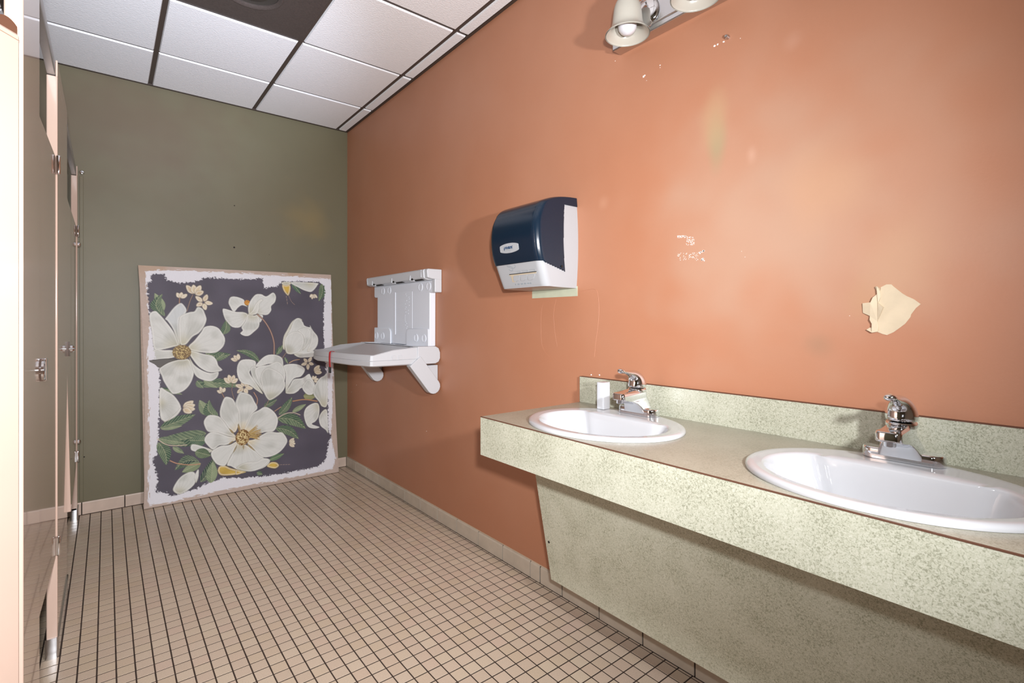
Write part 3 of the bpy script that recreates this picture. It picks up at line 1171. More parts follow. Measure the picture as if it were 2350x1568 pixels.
# exit slot in the lower white front: dark slit, paper edge, scalloped tear bar and small print
sl = MB()
ya, yb = 1.512, 1.722


def front_strip(mb, y0, y1, z0, z1, off, th=0.002, skew=0.0):
    mb.hexa([(dfront(z0, off - th), y0, z0), (dfront(z0, off - th), y1, z0 + skew), (dfront(z1, off - th), y1, z1 + skew), (dfront(z1, off - th), y0, z1)],
            [(dfront(z0, off), y0, z0), (dfront(z0, off), y1, z0 + skew), (dfront(z1, off), y1, z1 + skew), (dfront(z1, off), y0, z1)])


front_strip(sl, 1.515, 1.690, 1.3955, 1.3985, 0.0012)
sl.build('slot', M['dark'], dsp)
pp = MB()
front_strip(pp, 1.518, 1.690, 1.3905, 1.3955, 0.0012)
front_strip(pp, 1.664, 1.682, 1.364, 1.3905, 0.0012)
pp.build('paper_edge', M['paper'], dsp, kind='stuff', label='cream paper edge in the slot')
tb = MB()
for k in range(3):
    y1 = 1.664 - 0.047 * k
    y0 = y1 - 0.040
    tb.prism([tuple(p) for p in catmull([(y1, 1.387), (y1 - 0.012, 1.389), (y0, 1.387), (y0 + 0.006, 1.378), (y0 + 0.018, 1.369), (y1, 1.366), (y1 + 0.006, 1.372)], 4)],
             lambda y, z: (dfront(z, -0.001), y, z), lambda y, z: (dfront(z, 0.0028), y, z))
tb.build('tear_bar', M['dispenser_white'], dsp, smooth=40, kind='stuff')
gp = MB()
for (y0, y1) in ((1.522, 1.556), (1.566, 1.604), (1.614, 1.636)):
    front_strip(gp, y0, y1, 1.4005, 1.4012, 0.0008)
    front_strip(gp, y0, y1, 1.4065, 1.4072, 0.0008)
    front_strip(gp, y0, y0 + 0.0015, 1.4012, 1.4065, 0.0008)
for k, (y, wd) in enumerate(((1.664, 0.004), (1.648, 0.004), (1.641, 0.004), (1.626, 0.005), (1.618, 0.004), (1.604, 0.005), (1.597, 0.004), (1.584, 0.004), (1.576, 0.004), (1.566, 0.005))):
    front_strip(gp, y, y + wd, 1.3515, 1.357, 0.0008)
gp.build('small_print', M['grey_ink'], dsp, kind='stuff')
hd = MB()
for pts in ([(1.690, 1.4345), (1.672, 1.431), (1.660, 1.427), (1.652, 1.421)], [(1.690, 1.4305), (1.676, 1.426), (1.662, 1.422), (1.654, 1.4185)],
            [(1.640, 1.434), (1.634, 1.430), (1.640, 1.424), (1.650, 1.4205)], [(1.684, 1.4185), (1.672, 1.412), (1.662, 1.411), (1.658, 1.416)]):
    P = [(dfront(z, 0.0004), y, z) for y, z in catmull(pts, 4, closed=False)]
    hd.tube(P, 0.0007, 5)
hd.build('hand_symbol', M['grey_ink'], dsp, kind='stuff')
kh = MB()
yk, zk = DY - DW - 0.0028, 1.4215
kh.lathe((XR - 0.098, yk, zk), [(0.005, 0.0015), (0.005, -0.0004)], 14, axis='y')
kh.build('key_lock', M['black'], dsp)
# strip of old sage paint left under the dispenser
y1, z1 = on_wall(1222, 684)
MB().box(XR - 0.0012, XR + 0.0005, 1.478, 1.768, 1.303, 1.345).build('old_paint_patch', M['sage_patch'], wall_right, label='pale sage patch of old paint below the dispenser')

# ------------------------------------------------------------------ baby changing station
bs = thing('baby_changing_station', 'pale grey plastic wall mounted baby changing station folded down in the far corner', 'changing table', (XR, 3.02, 0.9))
XW = XR - 0.0015
# top housing
X1, X2 = 1.441, 1.5485
BY0, BY1 = 2.578, 3.452
hs = MB()
hs.prism([(XW, 1.502), (X1 + 0.008, 1.502), (X1, 1.494), (X1 + 0.004, 1.448), (X1 + 0.030, 1.440), (XW, 1.440)], lambda x, z: (x, BY0 + 0.035, z), lambda x, z: (x, BY1 - 0.012, z))
hs.prism([(XW, 1.502), (X1 + 0.012, 1.502), (X1 + 0.006, 1.494), (X1 + 0.010, 1.450), (X1 + 0.040, 1.444), (XW, 1.440)], lambda x, z: (x, BY0, z), lambda x, z: (x, BY0 + 0.035, z))
hs.prism([(XW, 1.498), (X1 + 0.014, 1.498), (X1 + 0.008, 1.490), (X1 + 0.012, 1.450), (X1 + 0.034, 1.444), (XW, 1.440)], lambda x, z: (x, BY1 - 0.012, z), lambda x, z: (x, BY1, z))
hs.box(X1 + 0.058, XW, BY0, BY0 + 0.03, 1.366, 1.445)
hs.build('top_housing', M['white_plastic'], bs, bevel=0.005, seg=3)
# moulded back panel: T shape with flared foot
XP = 1.505
pts = [(2.562 + 0.02, 1.44), (3.448, 1.44), (3.448, 1.372), (3.436, 1.363), (3.395, 1.363), (3.395, 1.045), (2.652, 1.045), (2.650, 1.366), (2.598, 1.366), (2.590, 1.375)]
bp_ = MB().prism(pts, lambda y, z: (XP, y, z), lambda y, z: (XW, y, z))
bp_.build('back_panel', M['grey_plastic'], bs, bevel=0.004, seg=2)
for (ya, yb) in ((2.648, 2.935), (3.165, 3.43)):
    poly = [(ya, 1.035), (yb, 1.035), (yb, 1.125), (yb - 0.012, 1.142), (yb - 0.035, 1.150), (ya + 0.004, 1.150)]
    if ya > 3:
        poly = [(ya, 1.035), (yb, 1.035), (yb - 0.004, 1.150), (ya + 0.035, 1.150), (ya + 0.012, 1.142), (ya, 1.125)]
    MB().prism(poly, lambda y, z: (XP - 0.010, y, z), lambda y, z: (XP, y, z)).build('panel_foot', M['grey_plastic'], bs, bevel=0.006, seg=3)
for (y, z, x) in ((3.30, 1.405, XP), (3.20, 1.405, XP), (2.76, 1.405, XP), (2.66, 1.405, XP), (3.385, 1.092, XP - 0.010), (3.285, 1.092, XP - 0.010), (2.80, 1.092, XP - 0.010), (2.70, 1.092, XP - 0.010)):
    MB().lathe((x, y, z), [(0.025, 0.0), (0.024, -0.003), (0.021, -0.003), (0.019, -0.0012), (0.0005, -0.0012)], 24, axis='x').build('button', M['grey_plastic'], bs, smooth=40)
em = MB()
e0, e1, ez0, ez1 = 2.868, 3.112, 1.105, 1.388
for (ya, yb, za, zb) in ((e0, e1, ez1 - 0.003, ez1), (e0, e1, ez0, ez0 + 0.003), (e0, e0 + 0.003, ez0, ez1)):
    em.box(XP - 0.0015, XP + 0.001, ya, yb, za, zb)
em.box(XP - 0.004, XP + 0.001, e1 - 0.008, e1, ez0, ez1)
zz = ez1 - 0.016
k = 0
while zz > ez0 + 0.012:
    gap = 1.200 < zz < 1.232
    if gap:
        em.box(XP - 0.0012, XP + 0.001, 2.965, 3.01, zz - 0.004, zz)
    else:
        wl = random.uniform(0.12, 0.18)
        em.box(XP - 0.0012, XP + 0.001, 3.085 - wl, 3.085, zz - 0.0045, zz)
    zz -= 0.0105
em.build('embossed_text', M['emboss'], bs, kind='stuff', label='embossed instruction lines')
# strap hooks and dark slots under the housing
for y in (3.335, 3.03, 2.775):
    hk = MB()
    hk.hexa([(X1 - 0.002, y + 0.010, 1.445), (X1 - 0.002, y + 0.004, 1.445), (X1 + 0.006, y + 0.004, 1.445), (X1 + 0.006, y + 0.010, 1.445)],
            [(X1 - 0.001, y + 0.0005, 1.474), (X1 - 0.001, y - 0.001, 1.474), (X1 + 0.006, y - 0.001, 1.474), (X1 + 0.006, y + 0.0005, 1.474)])
    hk.box(X1 + 0.004, X1 + 0.02, y - 0.035, y + 0.006, 1.438, 1.4445)
    hk.build('strap_hook', M['white_plastic'], bs)
    dk = MB()
    dk.box(X1 + 0.0028, X1 + 0.02, y - 0.028, y - 0.008, 1.4440, 1.455)
    dk.box(X1 + 0.012, X1 + 0.03, y - 0.125, y - 0.020, 1.4385, 1.4445)
    dk.build('strap_slot', M['dark'], bs)
for y in (2.64, 3.42):
    MB().box(X1 - 0.0006, X1 + 0.004, y, y + 0.003, 1.455, 1.498).build('housing_rib', M['white_plastic'], bs)

# bed: lofted tray with bowed front
ZB = 0.945
outl = [(1.40, 2.600), (1.25, 2.598), (1.125, 2.597), (1.112, 2.604), (1.070, 2.800), (1.058, 2.95), (1.044, 3.10), (1.032, 3.25), (1.058, 3.385), (1.125, 3.432), (1.25, 3.436), (1.40, 3.436)]


def inset(P, d):
    c = (1.26, 3.015)
    out = []
    for (x, y) in P:
        out.append((x + d * (1 if x < 1.2 else 0.0) * (1 if x < 1.39 else 0), y + d * (1 if y < c[1] else -1) * (0 if 2.75 < y < 3.3 else 1)))
    return out


def rimz(x, y):
    base = 1.0105
    if x > 1.15 and (y < 2.75 or y > 3.3):
        s = min(1, max(0, (x - 1.15) / 0.16))
        s = s * s * (3 - 2 * s)
        base += 0.036 * s
    return base


bed = MB()
rA = [(x, y, ZB) for x, y in inset(outl, 0.010)]
rB = [(x, y, ZB + 0.006) for x, y in outl]
rC = [(x, y, ZB + 0.031) for x, y in outl]
rC2 = [(x, y, ZB + 0.0325) for x, y in inset(outl, 0.0025)]
rD = [(x, y, ZB + 0.0345) for x, y in outl]
rE = [(x, y, rimz(x, y) - 0.004) for x, y in inset(outl, 0.004)]
rF = [(x, y, rimz(x, y)) for x, y in inset(outl, 0.010)]
rG = [(x, y, rimz(x, y) - 0.001) for x, y in inset(outl, 0.024)]
rH = [(x, y, min(rimz(x, y) - 0.006, 1.000 + 0.044 * max(0, (x - 1.13) / 0.27) ** 1.4)) for x, y in inset(outl, 0.050)]
rI = [(x, y, 0.998 + 0.046 * max(0, (x - 1.16) / 0.24) ** 1.5) for x, y in inset(outl, 0.12)]
bed.loft([rA, rB, rC, rC2, rD, rE, rF, rG, rH, rI], cap0=True, cap1=True)
bed.build('bed', M['white_plastic'], bs, smooth=28)
# hinge housings beside the wall
for nm, (ya, yb) in (('near', (2.596, 2.662)), ('far', (3.375, 3.440))):
    prof_h = [(1.396, 0.946), (1.515, 0.946), (1.536, 0.955), (1.546, 0.975), (1.546, 1.010), (1.536, 1.036), (1.515, 1.047), (1.398, 1.049)]
    MB().prism(prof_h, lambda x, z: (x, ya, z), lambda x, z: (x, yb, z)).build('hinge_housing', M['white_plastic'], bs, bevel=0.004, seg=3)
lg = MB()
lg.box(1.396, XW - 0.002, 2.664, 3.374, 0.950, 1.0435)
lg.build('hinge_bar', M['grey_plastic'], bs, bevel=0.004)
for ya, yb in ((3.11, 3.27), (2.93, 3.04)):
    MB().box(1.470, 1.486, ya, yb, 1.0425, 1.0445).build('hinge_slot', M['dark'], bs)
for (xa, xb) in ((1.235, 1.262), (1.275, 1.300)):
    pl = [(xa, 0.998), (xa + 0.004, 0.980), (xb - 0.004, 0.980), (xb, 0.998), (xb - 0.004, 1.0035), (xa + 0.004, 1.0035)]
    MB().prism(pl, lambda x, z: (x, 2.5962, z), lambda x, z: (x, 2.6005, z)).build('strap_catch', M['white_plastic'], bs, bevel=0.001)
# struts
for ya, yb in ((2.588, 2.636), (3.372, 3.420)):
    d = Vector((1.508 - 1.384, 0.802 - 0.958)).normalized()
    nrm = Vector((-d.y, d.x))
    a, b = Vector((1.378, 0.966)), Vector((1.4985, 0.812))
    wd = 0.044
    poly = [a + nrm * wd, a - nrm * wd, b - nrm * wd]
    a0 = math.atan2(-nrm.y, -nrm.x)
    for k in range(1, 8):
        ang = a0 + PI * k / 8
        poly.append(Vector((b.x + wd * math.cos(ang), b.y + wd * math.sin(ang))))
    poly.append(b + nrm * wd)
    poly = [(min(p.x, XW - 0.001), p.y) for p in poly]
    MB().prism(poly, lambda x, z: (x, ya, z), lambda x, z: (x, yb, z)).build('strut', M['white_plastic'], bs, bevel=0.004, seg=3)
    MB().prism([(XW - 0.050, 0.790), (XW - 0.001, 0.772), (XW - 0.001, 0.934), (XW - 0.085, 0.934), (XW - 0.085, 0.88)], lambda x, z: (x, ya + 0.035, z), lambda x, z: (x, yb + 0.045, z)).build('wall_bracket', M['white_plastic'], bs, bevel=0.003)
# red strap over the front lip with black buckle
xs_, ys_ = 1.0505, 3.045
st = MB()
path = [(xs_ + 0.034, 1.004), (xs_ + 0.012, 1.0135), (xs_ + 0.002, 1.013), (xs_ - 0.004, 1.005), (xs_ - 0.006, 0.975), (xs_ - 0.0055, 0.945), (xs_ - 0.004, 0.918)]
path = catmull(path, 4, closed=False)
for p, q in zip(path[:-1], path[1:]):
    st.hexa([(p[0], ys_ - 0.012, p[1]), (p[0], ys_ + 0.012, p[1]), (q[0], ys_ + 0.012, q[1]), (q[0], ys_ - 0.012, q[1])],
            [(p[0] + 0.0018, ys_ - 0.012, p[1] + 0.0008), (p[0] + 0.0018, ys_ + 0.012, p[1] + 0.0008), (q[0] + 0.0018, ys_ + 0.012, q[1] + 0.0008), (q[0] + 0.0018, ys_ - 0.012, q[1] + 0.0008)])
o = st.build('strap', M['red'], bs, smooth=60, label='red safety strap')
MB().box(xs_ - 0.008, xs_ + 0.002, ys_ - 0.013, ys_ + 0.013, 0.884, 0.920).build('buckle', M['black'], o, bevel=0.003)

# ------------------------------------------------------------------ vanity light above the counter
vl = thing('vanity_light', 'chrome bar wall light with white bell glass shades at the top edge of the photo', 'light', (XR, 0.75, 2.225))
LX = 1.433
MB().prism([(XR, 2.225), (1.503, 2.225), (1.500, 2.228), (1.500, 2.352), (1.503, 2.355), (XR, 2.355)], lambda x, z: (x, 0.17, z), lambda x, z: (x, 1.25, z)).build('back_plate', M['satin'], vl, bevel=0.002)
for z in (2.248, 2.332):
    MB().tube([(1.499, 0.18, z), (1.499, 1.24, z)], 0.004, 8).build('plate_bead', M['chrome'], vl, smooth=60)
sh0 = None
parts0 = []
for k, y in enumerate((1.127, 0.862, 0.597, 0.332)):
    if k == 0:
        z0 = 2.209
        pr = [(0.0775, 0.0), (0.0768, 0.003), (0.068, 0.012), (0.060, 0.022), (0.0545, 0.036), (0.0515, 0.055), (0.0495, 0.075), (0.0465, 0.095), (0.0405, 0.113), (0.031, 0.126), (0.022, 0.132)]
        inn = [(max(0.001, r - 0.0032), z) for r, z in reversed(pr)]
        rings = [tuple(p) for p in catmull(pr, 3, closed=False)] + [tuple(p) for p in catmull(inn, 3, closed=False)]
        a = MB().lathe((LX, y, z0), rings, 48, cap0=False, cap1=False).build('shade', M['glass'], vl, smooth=60, label='white bell glass shade')
        b = MB().lathe((LX, y, z0), [(0.0005, 0.000), (0.012, 0.0015), (0.023, 0.0085), (0.0305, 0.019), (0.033, 0.031), (0.031, 0.045), (0.023, 0.064), (0.014, 0.082), (0.013, 0.115)], 32, cap0=False).build('bulb', M['bulb'], vl, smooth=60)
        c = MB().lathe((LX, y, z0), [(0.024, 0.124), (0.026, 0.130), (0.024, 0.150), (0.014, 0.162), (0.010, 0.170)], 28).build('fitter', M['chrome'], vl, smooth=50)
        arm = MB()
        arm.tube(catmull([(LX, y, z0 + 0.165), (LX + 0.004, y, z0 + 0.180), (LX + 0.03, y, z0 + 0.185), (1.480, y, z0 + 0.160), (1.490, y, z0 + 0.10), (1.503, y, z0 + 0.085)], 5, closed=False), 0.0065, 12)
        d = arm.build('arm', M['chrome'], vl, smooth=60)
        e = MB().lathe((1.5005, y - 0.035, 2.292), [(0.052, 0.0), (0.050, -0.008), (0.040, -0.014), (0.020, -0.017), (0.0005, -0.018)], 36, axis='x', cap1=False).build('canopy_cap', M['chrome'], vl, smooth=60)
        parts0 = [a, b, c, d, e]
    else:
        for p in parts0:
            copy_part(p, vl, (0, y - 1.127, 0))

# ------------------------------------------------------------------ marks on the terracotta wall
def wall_poly(pts, th, name, m, parent=None, X=XR):
    P = [on_wall(u, v, XR) for u, v in pts]
    return MB().prism(P, lambda y, z: (X + 0.0004, y, z), lambda y, z: (X - th, y, z)).build(name, m, parent)


# torn drywall paper: curled left edge, folded tab
tz = lambda a, b: (1950 + a / 9.8, 630 + b / 9.8)
tp_t = thing('torn_paper', 'torn scrap of cream drywall paper peeling from the terracotta wall above the near sink', 'paper', (XR,) + on_wall(2045, 712))
out = [(700, 290), (830, 225), (940, 225), (1000, 280), (1190, 430), (1290, 490), (1450, 560), (1600, 668), (1490, 760), (1385, 900), (1370, 960), (1250, 1110), (1130, 1200), (990, 1300), (840, 1365), (740, 1340), (630, 1295), (655, 1180), (620, 1060), (700, 900), (765, 740), (640, 640), (700, 520), (690, 400)]
wall_poly([tz(*p) for p in out], 0.0015, 'scrap', M['torn'], tp_t)
cur = [(585, 290), (625, 268), (680, 310), (700, 400), (705, 520), (650, 640), (775, 740), (705, 900), (630, 1060), (660, 1180), (640, 1290), (520, 1310), (390, 1245), (450, 1200), (510, 1190), (515, 1110), (470, 1020), (470, 935), (305, 865), (300, 650), (490, 630), (540, 520), (635, 440), (600, 350)]
P = [on_wall(*tz(*p)) for p in cur]
cm = MB()
n = len(P)
vs = [(XR, y, z) for y, z in P] + [(XR - 0.003 - 0.006 * (0.5 + 0.5 * math.sin(k * 1.3)), y, z) for k, (y, z) in enumerate(P)]
cm.add(vs, [tuple(range(n - 1, -1, -1)), tuple(range(n, 2 * n))] + [(i, (i + 1) % n, n + (i + 1) % n, n + i) for i in range(n)])
cm.build('curled_edge', M['torn'], tp_t)

# tape residue flecks (two strips), chips near the light, filler crumbs
chips = MB()


def fleck(u, v, s, asp=1.0, th=0.0008, mb=chips):
    y, z = on_wall(u, v)
    k0 = random.uniform(0, 6)
    n = random.choice((4, 5, 6))
    P = [(y + s * asp * math.cos(k0 + 2 * PI * k / n) * random.uniform(0.6, 1.2), z + s * math.sin(k0 + 2 * PI * k / n) * random.uniform(0.6, 1.2)) for k in range(n)]
    mb.prism(P, lambda a, b: (XR + 0.0003, a, b), lambda a, b: (XR - th, a, b))


for k in range(46):
    fleck(random.uniform(1554, 1574), random.uniform(541, 546), 0.0011, 1.3)
for k in range(70):
    fleck(random.uniform(1575, 1593), random.uniform(543, 563), 0.0010, 1.2)
for k in range(60):
    fleck(random.uniform(1555, 1602), random.uniform(580, 598), 0.0010, 1.3)
for k in range(14):
    u = random.uniform(1604, 1616)
    fleck(u, 582 - (u - 1604) * 0.5 + random.uniform(-2, 2), 0.0019, 1.3)
    u = random.uniform(1610, 1616.5)
    fleck(u, random.uniform(588 + (1616 - u), 599), 0.0018, 1.0)
for (u, v, s) in ((1640, 105.5, 0.004), (1647, 102, 0.0035), (1661, 96, 0.0035), (1412, 140, 0.0016), (1515, 150, 0.002), (1515, 155.5, 0.0012), (1477, 176, 0.004), (1480, 173.5, 0.003), (1484, 185, 0.0012), (1699, 88, 0.0012),
                  (1950, 725, 0.0008), (1702, 577, 0.001), (1710, 590, 0.0008), (818, 884, 0.0022), (825, 945, 0.0022), (979, 990, 0.0025), (807, 900, 0.002), (1357, 860.5, 0.003), (1376, 861, 0.003)):
    fleck(u, v, s, 1.2)
chips.build('paint_fleck', M['chip'], wall_right, kind='stuff', label='white tape residue and paint chips')
y, z = on_wall(1671, 86)
tag(MB().lathe((XR, y, z), [(0.007, 0.0), (0.007, -0.008), (0.0045, -0.014), (0.002, -0.015)], 14, axis='x').build('wall_anchor', M['satin'], smooth=40), 'small metal wall anchor sticking out of the terracotta wall below the light', 'screw')
# faint raised outline where another dispenser hung
ol = MB()
oz = lambda a, b: (1000 + a / 3.564, 420 + b / 3.564)
for pts, r in (([(1190, 885), (1290, 868), (1322, 900), (1334, 1010), (1328, 1150), (1310, 1290), (1296, 1425)], 0.0010), ([(985, 950), (965, 1060), (970, 1180), (985, 1290), (995, 1340)], 0.0007),
               ([(930, 955), (880, 985), (862, 1080), (860, 1200), (868, 1320), (895, 1385), (930, 1420)], 0.0007)):
    P = [on_wall(*oz(*p)) for p in pts]
    P = [(XR + 0.0002, y, z) for y, z in catmull(P, 5, closed=False)]
    ol.tube(P, r, 8)
ol.build('paint_ridge', M['terracotta'], wall_right, smooth=60, label='raised paint outline of a removed fitting')
nb = MB()
for (u, v, s) in ((538, 472, 0.004), (537.5, 568, 0.006), (618, 585, 0.002), (193, 1049, 0.004)):
    x, z = on_back(u, v)
    nb.lathe((x, YB, z), [(s, 0.0), (s * 0.8, -0.0015)], 10, axis='y')
nb.build('nail_hole', M['dark'], wall_back)

#@@CANVAS@@
# ------------------------------------------------------------------ big floral canvas leaning on the back wall
CW, CH = 470, 590                      # print grid
CTL, CTR, CBR, CBL = (0.160, 4.044, 1.557), (1.400, 4.044, 1.5655), (1.429, 3.950, 0.004), (0.1845, 3.942, 0.004)


def homog(src, dst):
    A = []
    for (x, y), (u, v) in zip(src, dst):
        A.append([x, y, 1, 0, 0, 0, -u * x, -u * y, -u])
        A.append([0, 0, 0, x, y, 1, -v * x, -v * y, -v])
    return np.linalg.svd(np.array(A, float))[2][-1].reshape(3, 3)


HM = homog([project(*CTL), project(*CTR), project(*CBR), project(*CBL)], [(0, 0), (CW, 0), (CW, CH), (0, CH)])


def tog(P):
    """measured print coordinates -> grid"""
    P = np.array(P, float)
    q = np.c_[P, np.ones(len(P))] @ HM.T
    g = q[:, :2] / q[:, 2:]
    # undo the hourglass pull of the stretched sides
    v = np.clip(g[:, 1] / CH, 0, 1)
    f = np.sin(np.pi * v)
    l, r = f * 0.0185 / 1.245 * CW, CW - f * 0.008 / 1.245 * CW
    g[:, 0] = (g[:, 0] - l) / (r - l) * CW
    return g


ZQ = {'A': (300, 590), 'B': (540, 590), 'C': (300, 870), 'D': (540, 870)}


def q(z, pts):
    ox, oy = ZQ[z]
    return tog([(ox + x / 5.227, oy + y / 5.227) for x, y in pts])


lin1 = lambda c: np.array(srgb(*c)[:3])
ART = np.zeros((CH + 1, CW + 1, 3))
YY, XX = np.mgrid[0:CH + 1, 0:CW + 1].astype(float)


def vnoise(scale, seed, w=CW + 1, h=CH + 1):
    r = np.random.default_rng(seed)
    gh, gw = int(h / scale[1]) + 3, int(w / scale[0]) + 3
    g = r.random((gh, gw))
    y, x = np.arange(h) / scale[1], np.arange(w) / scale[0]
    yi, xi = y.astype(int), x.astype(int)
    fy, fx = (y - yi)[:, None], (x - xi)[None, :]
    fy, fx = fy * fy * (3 - 2 * fy), fx * fx * (3 - 2 * fx)
    return (g[yi][:, xi] * (1 - fy) * (1 - fx) + g[yi + 1][:, xi] * fy * (1 - fx) + g[yi][:, xi + 1] * (1 - fy) * fx + g[yi + 1][:, xi + 1] * fy * fx)


def region(P, pad=2):
    x0, y0 = np.floor(P.min(0)).astype(int) - pad
    x1, y1 = np.ceil(P.max(0)).astype(int) + pad
    return max(0, x0), min(CW, x1), max(0, y0), min(CH, y1)


def inside_dist(P, pad=2):
    """mask and distance to outline in the bounding box of polygon P"""
    x0, x1, y0, y1 = region(P, pad)
    if x1 <= x0 or y1 <= y0:
        return None
    X, Y = XX[y0:y1 + 1, x0:x1 + 1], YY[y0:y1 + 1, x0:x1 + 1]
    ins = np.zeros(X.shape, bool)
    D = np.full(X.shape, 1e9)
    n = len(P)
    for i in range(n):
        a, b = P[i], P[(i + 1) % n]
        c = ((a[1] > Y) != (b[1] > Y))
        with np.errstate(divide='ignore', invalid='ignore'):
            t = (b[0] - a[0]) * (Y - a[1]) / (b[1] - a[1]) + a[0]
        ins ^= c & (X < t)
        d = b - a
        L = max(1e-9, d @ d)
        u = np.clip(((X - a[0]) * d[0] + (Y - a[1]) * d[1]) / L, 0, 1)
        D = np.minimum(D, np.hypot(X - a[0] - u * d[0], Y - a[1] - u * d[1]))
    return (x0, x1, y0, y1), X, Y, ins, D


def blend(bx, a, col):
    x0, x1, y0, y1 = bx
    s = ART[y0:y1 + 1, x0:x1 + 1]
    s[:] = s * (1 - a[..., None]) + col * a[..., None]


def sm(a, b, x):
    t = np.clip((x - a) / (b - a), 0, 1)
    return t * t * (3 - 2 * t)


def petal(pts, base, tone=(217, 220, 215), foot=(188, 184, 150), shade=(158, 162, 152), vein=0.22, spline=True, dark=0.5, seed=0):
    P = np.array(catmull(pts, 5)) if spline else np.array(pts)
    r = inside_dist(P)
    if r is None:
        return
    bx, X, Y, ins, D = r
    b = np.array(base)
    dx, dy = X - b[0], Y - b[1]
    R = np.hypot(dx, dy)
    rm = max(1e-6, R[ins].max()) if ins.any() else 1
    t = R / rm
    ang = np.arctan2(dy, dx)
    col = lin1(tone)[None, None, :] * np.ones(X.shape + (1,))
    # soft modelling printed in the artwork: greyer towards the foot, ribs fanning out of it
    f = (1 - sm(0.0, 0.45, t)) * 0.75
    col = col * (1 - f[..., None]) + lin1(foot) * f[..., None]
    rib = 0.5 + 0.5 * np.sin(ang * (24 + seed % 5) + 1.5 * np.sin(t * 5 + seed))
    rib2 = 0.5 + 0.5 * np.sin(ang * 61 + 2.0 * np.sin(t * 9 + seed))
    k = vein * (0.6 * rib ** 3 + 0.5 * rib2 ** 4) * (0.35 + 0.65 * (1 - t)) + 0.10 * sm(0.45, 0.0, D / max(6.0, D[ins].max() if ins.any() else 6)) * sm(0.3, 1, t)
    fold = vnoise((26, 22), 100 + seed)[bx[2]:bx[3] + 1, bx[0]:bx[1] + 1]
    k = k + 0.34 * sm(0.42, 0.85, fold)
    col = col * (1 - k[..., None]) + lin1(shade) * k[..., None]
    rim = np.exp(-((D - 2.6) / 1.3) ** 2) * 0.5
    col = col * (1 - rim[..., None]) + lin1((238, 239, 234)) * rim[..., None]
    edge = sm(1.5, 0.2, D) * dark
    col = col * (1 - edge[..., None]) + lin1((138, 138, 124)) * edge[..., None]
    blend(bx, np.where(ins, 1.0, 0.0) * sm(-0.2, 0.6, D), col)


def leaf(p0, p1, wid, bend=0.0, dark=(62, 90, 70), light=(160, 174, 138), pale=0.0, n=9):
    p0, p1 = np.array(p0, float), np.array(p1, float)
    d = p1 - p0
    L = np.hypot(*d)
    d /= L
    nn_ = np.array((-d[1], d[0]))
    t = np.linspace(0, 1, 22)
    ax = p0 + np.outer(t * L, d) + np.outer(np.sin(np.pi * t) * bend * L, nn_)
    wprof = wid / 2 * np.sin(np.pi * np.clip(t, 0, 1) ** 0.8) ** 0.8
    up, lo = ax + wprof[:, None] * nn_, ax - wprof[:, None] * nn_
    P = np.r_[up, lo[::-1][1:-1]]
    r = inside_dist(P)
    if r is None:
        return
    bx, X, Y, ins, D = r
    u = ((X - p0[0]) * d[0] + (Y - p0[1]) * d[1]) / L
    s = (X - p0[0]) * nn_[0] + (Y - p0[1]) * nn_[1] - np.sin(np.pi * np.clip(u, 0, 1)) * bend * L
    dk, lt = lin1(dark), lin1(light)
    col = dk[None, None] * np.ones(X.shape + (1,))
    pl = np.clip(pale + 0.22 * (s > 0) + 0.3 * (vnoise((9, 9), int(abs(p0[0] * 7)) % 997)[bx[2]:bx[3] + 1, bx[0]:bx[1] + 1] - 0.5), 0, 1)
    col = col * (1 - pl[..., None]) + lt * pl[..., None]
    vn = sm(0.72, 1.0, 0.5 + 0.5 * np.cos(2 * np.pi * n * (u - np.abs(s) / max(wid, 1) * 0.55)))
    col = col * (1 - 0.62 * vn[..., None]) + lt * 0.62 * vn[..., None]
    mid = sm(1.0, 0.2, np.abs(s))
    col = col * (1 - 0.7 * mid[..., None]) + lin1((176, 180, 146)) * 0.7 * mid[..., None]
    edge = sm(1.2, 0.2, D) * 0.4
    col = col * (1 - edge[..., None]) + lin1((44, 60, 50)) * edge[..., None]
    blend(bx, np.where(ins, 1.0, 0.0) * sm(-0.2, 0.6, D), col)


def stroke(pts, w0, col, w1=None, hi=None):
    P = np.array(catmull(pts, 8, closed=False))
    w1 = w0 if w1 is None else w1
    x0, x1, y0, y1 = region(P, 6)
    if x1 <= x0 or y1 <= y0:
        return
    X, Y = XX[y0:y1 + 1, x0:x1 + 1], YY[y0:y1 + 1, x0:x1 + 1]
    a = np.zeros(X.shape)
    hl = np.zeros(X.shape)
    for i in range(len(P) - 1):
        p, d = P[i], P[i + 1] - P[i]
        u = np.clip(((X - p[0]) * d[0] + (Y - p[1]) * d[1]) / max(1e-9, d @ d), 0, 1)
        wd = w0 + (w1 - w0) * (i / max(1, len(P) - 2))
        D = np.hypot(X - p[0] - u * d[0], Y - p[1] - u * d[1])
        a = np.maximum(a, sm(wd / 2 + 0.6, wd / 2 - 0.6, D))
        hl = np.maximum(hl, sm(wd / 4 + 0.4, 0, D))
    blend((x0, x1, y0, y1), a, lin1(col))
    if hi:
        blend((x0, x1, y0, y1), hl * 0.7, lin1(hi))


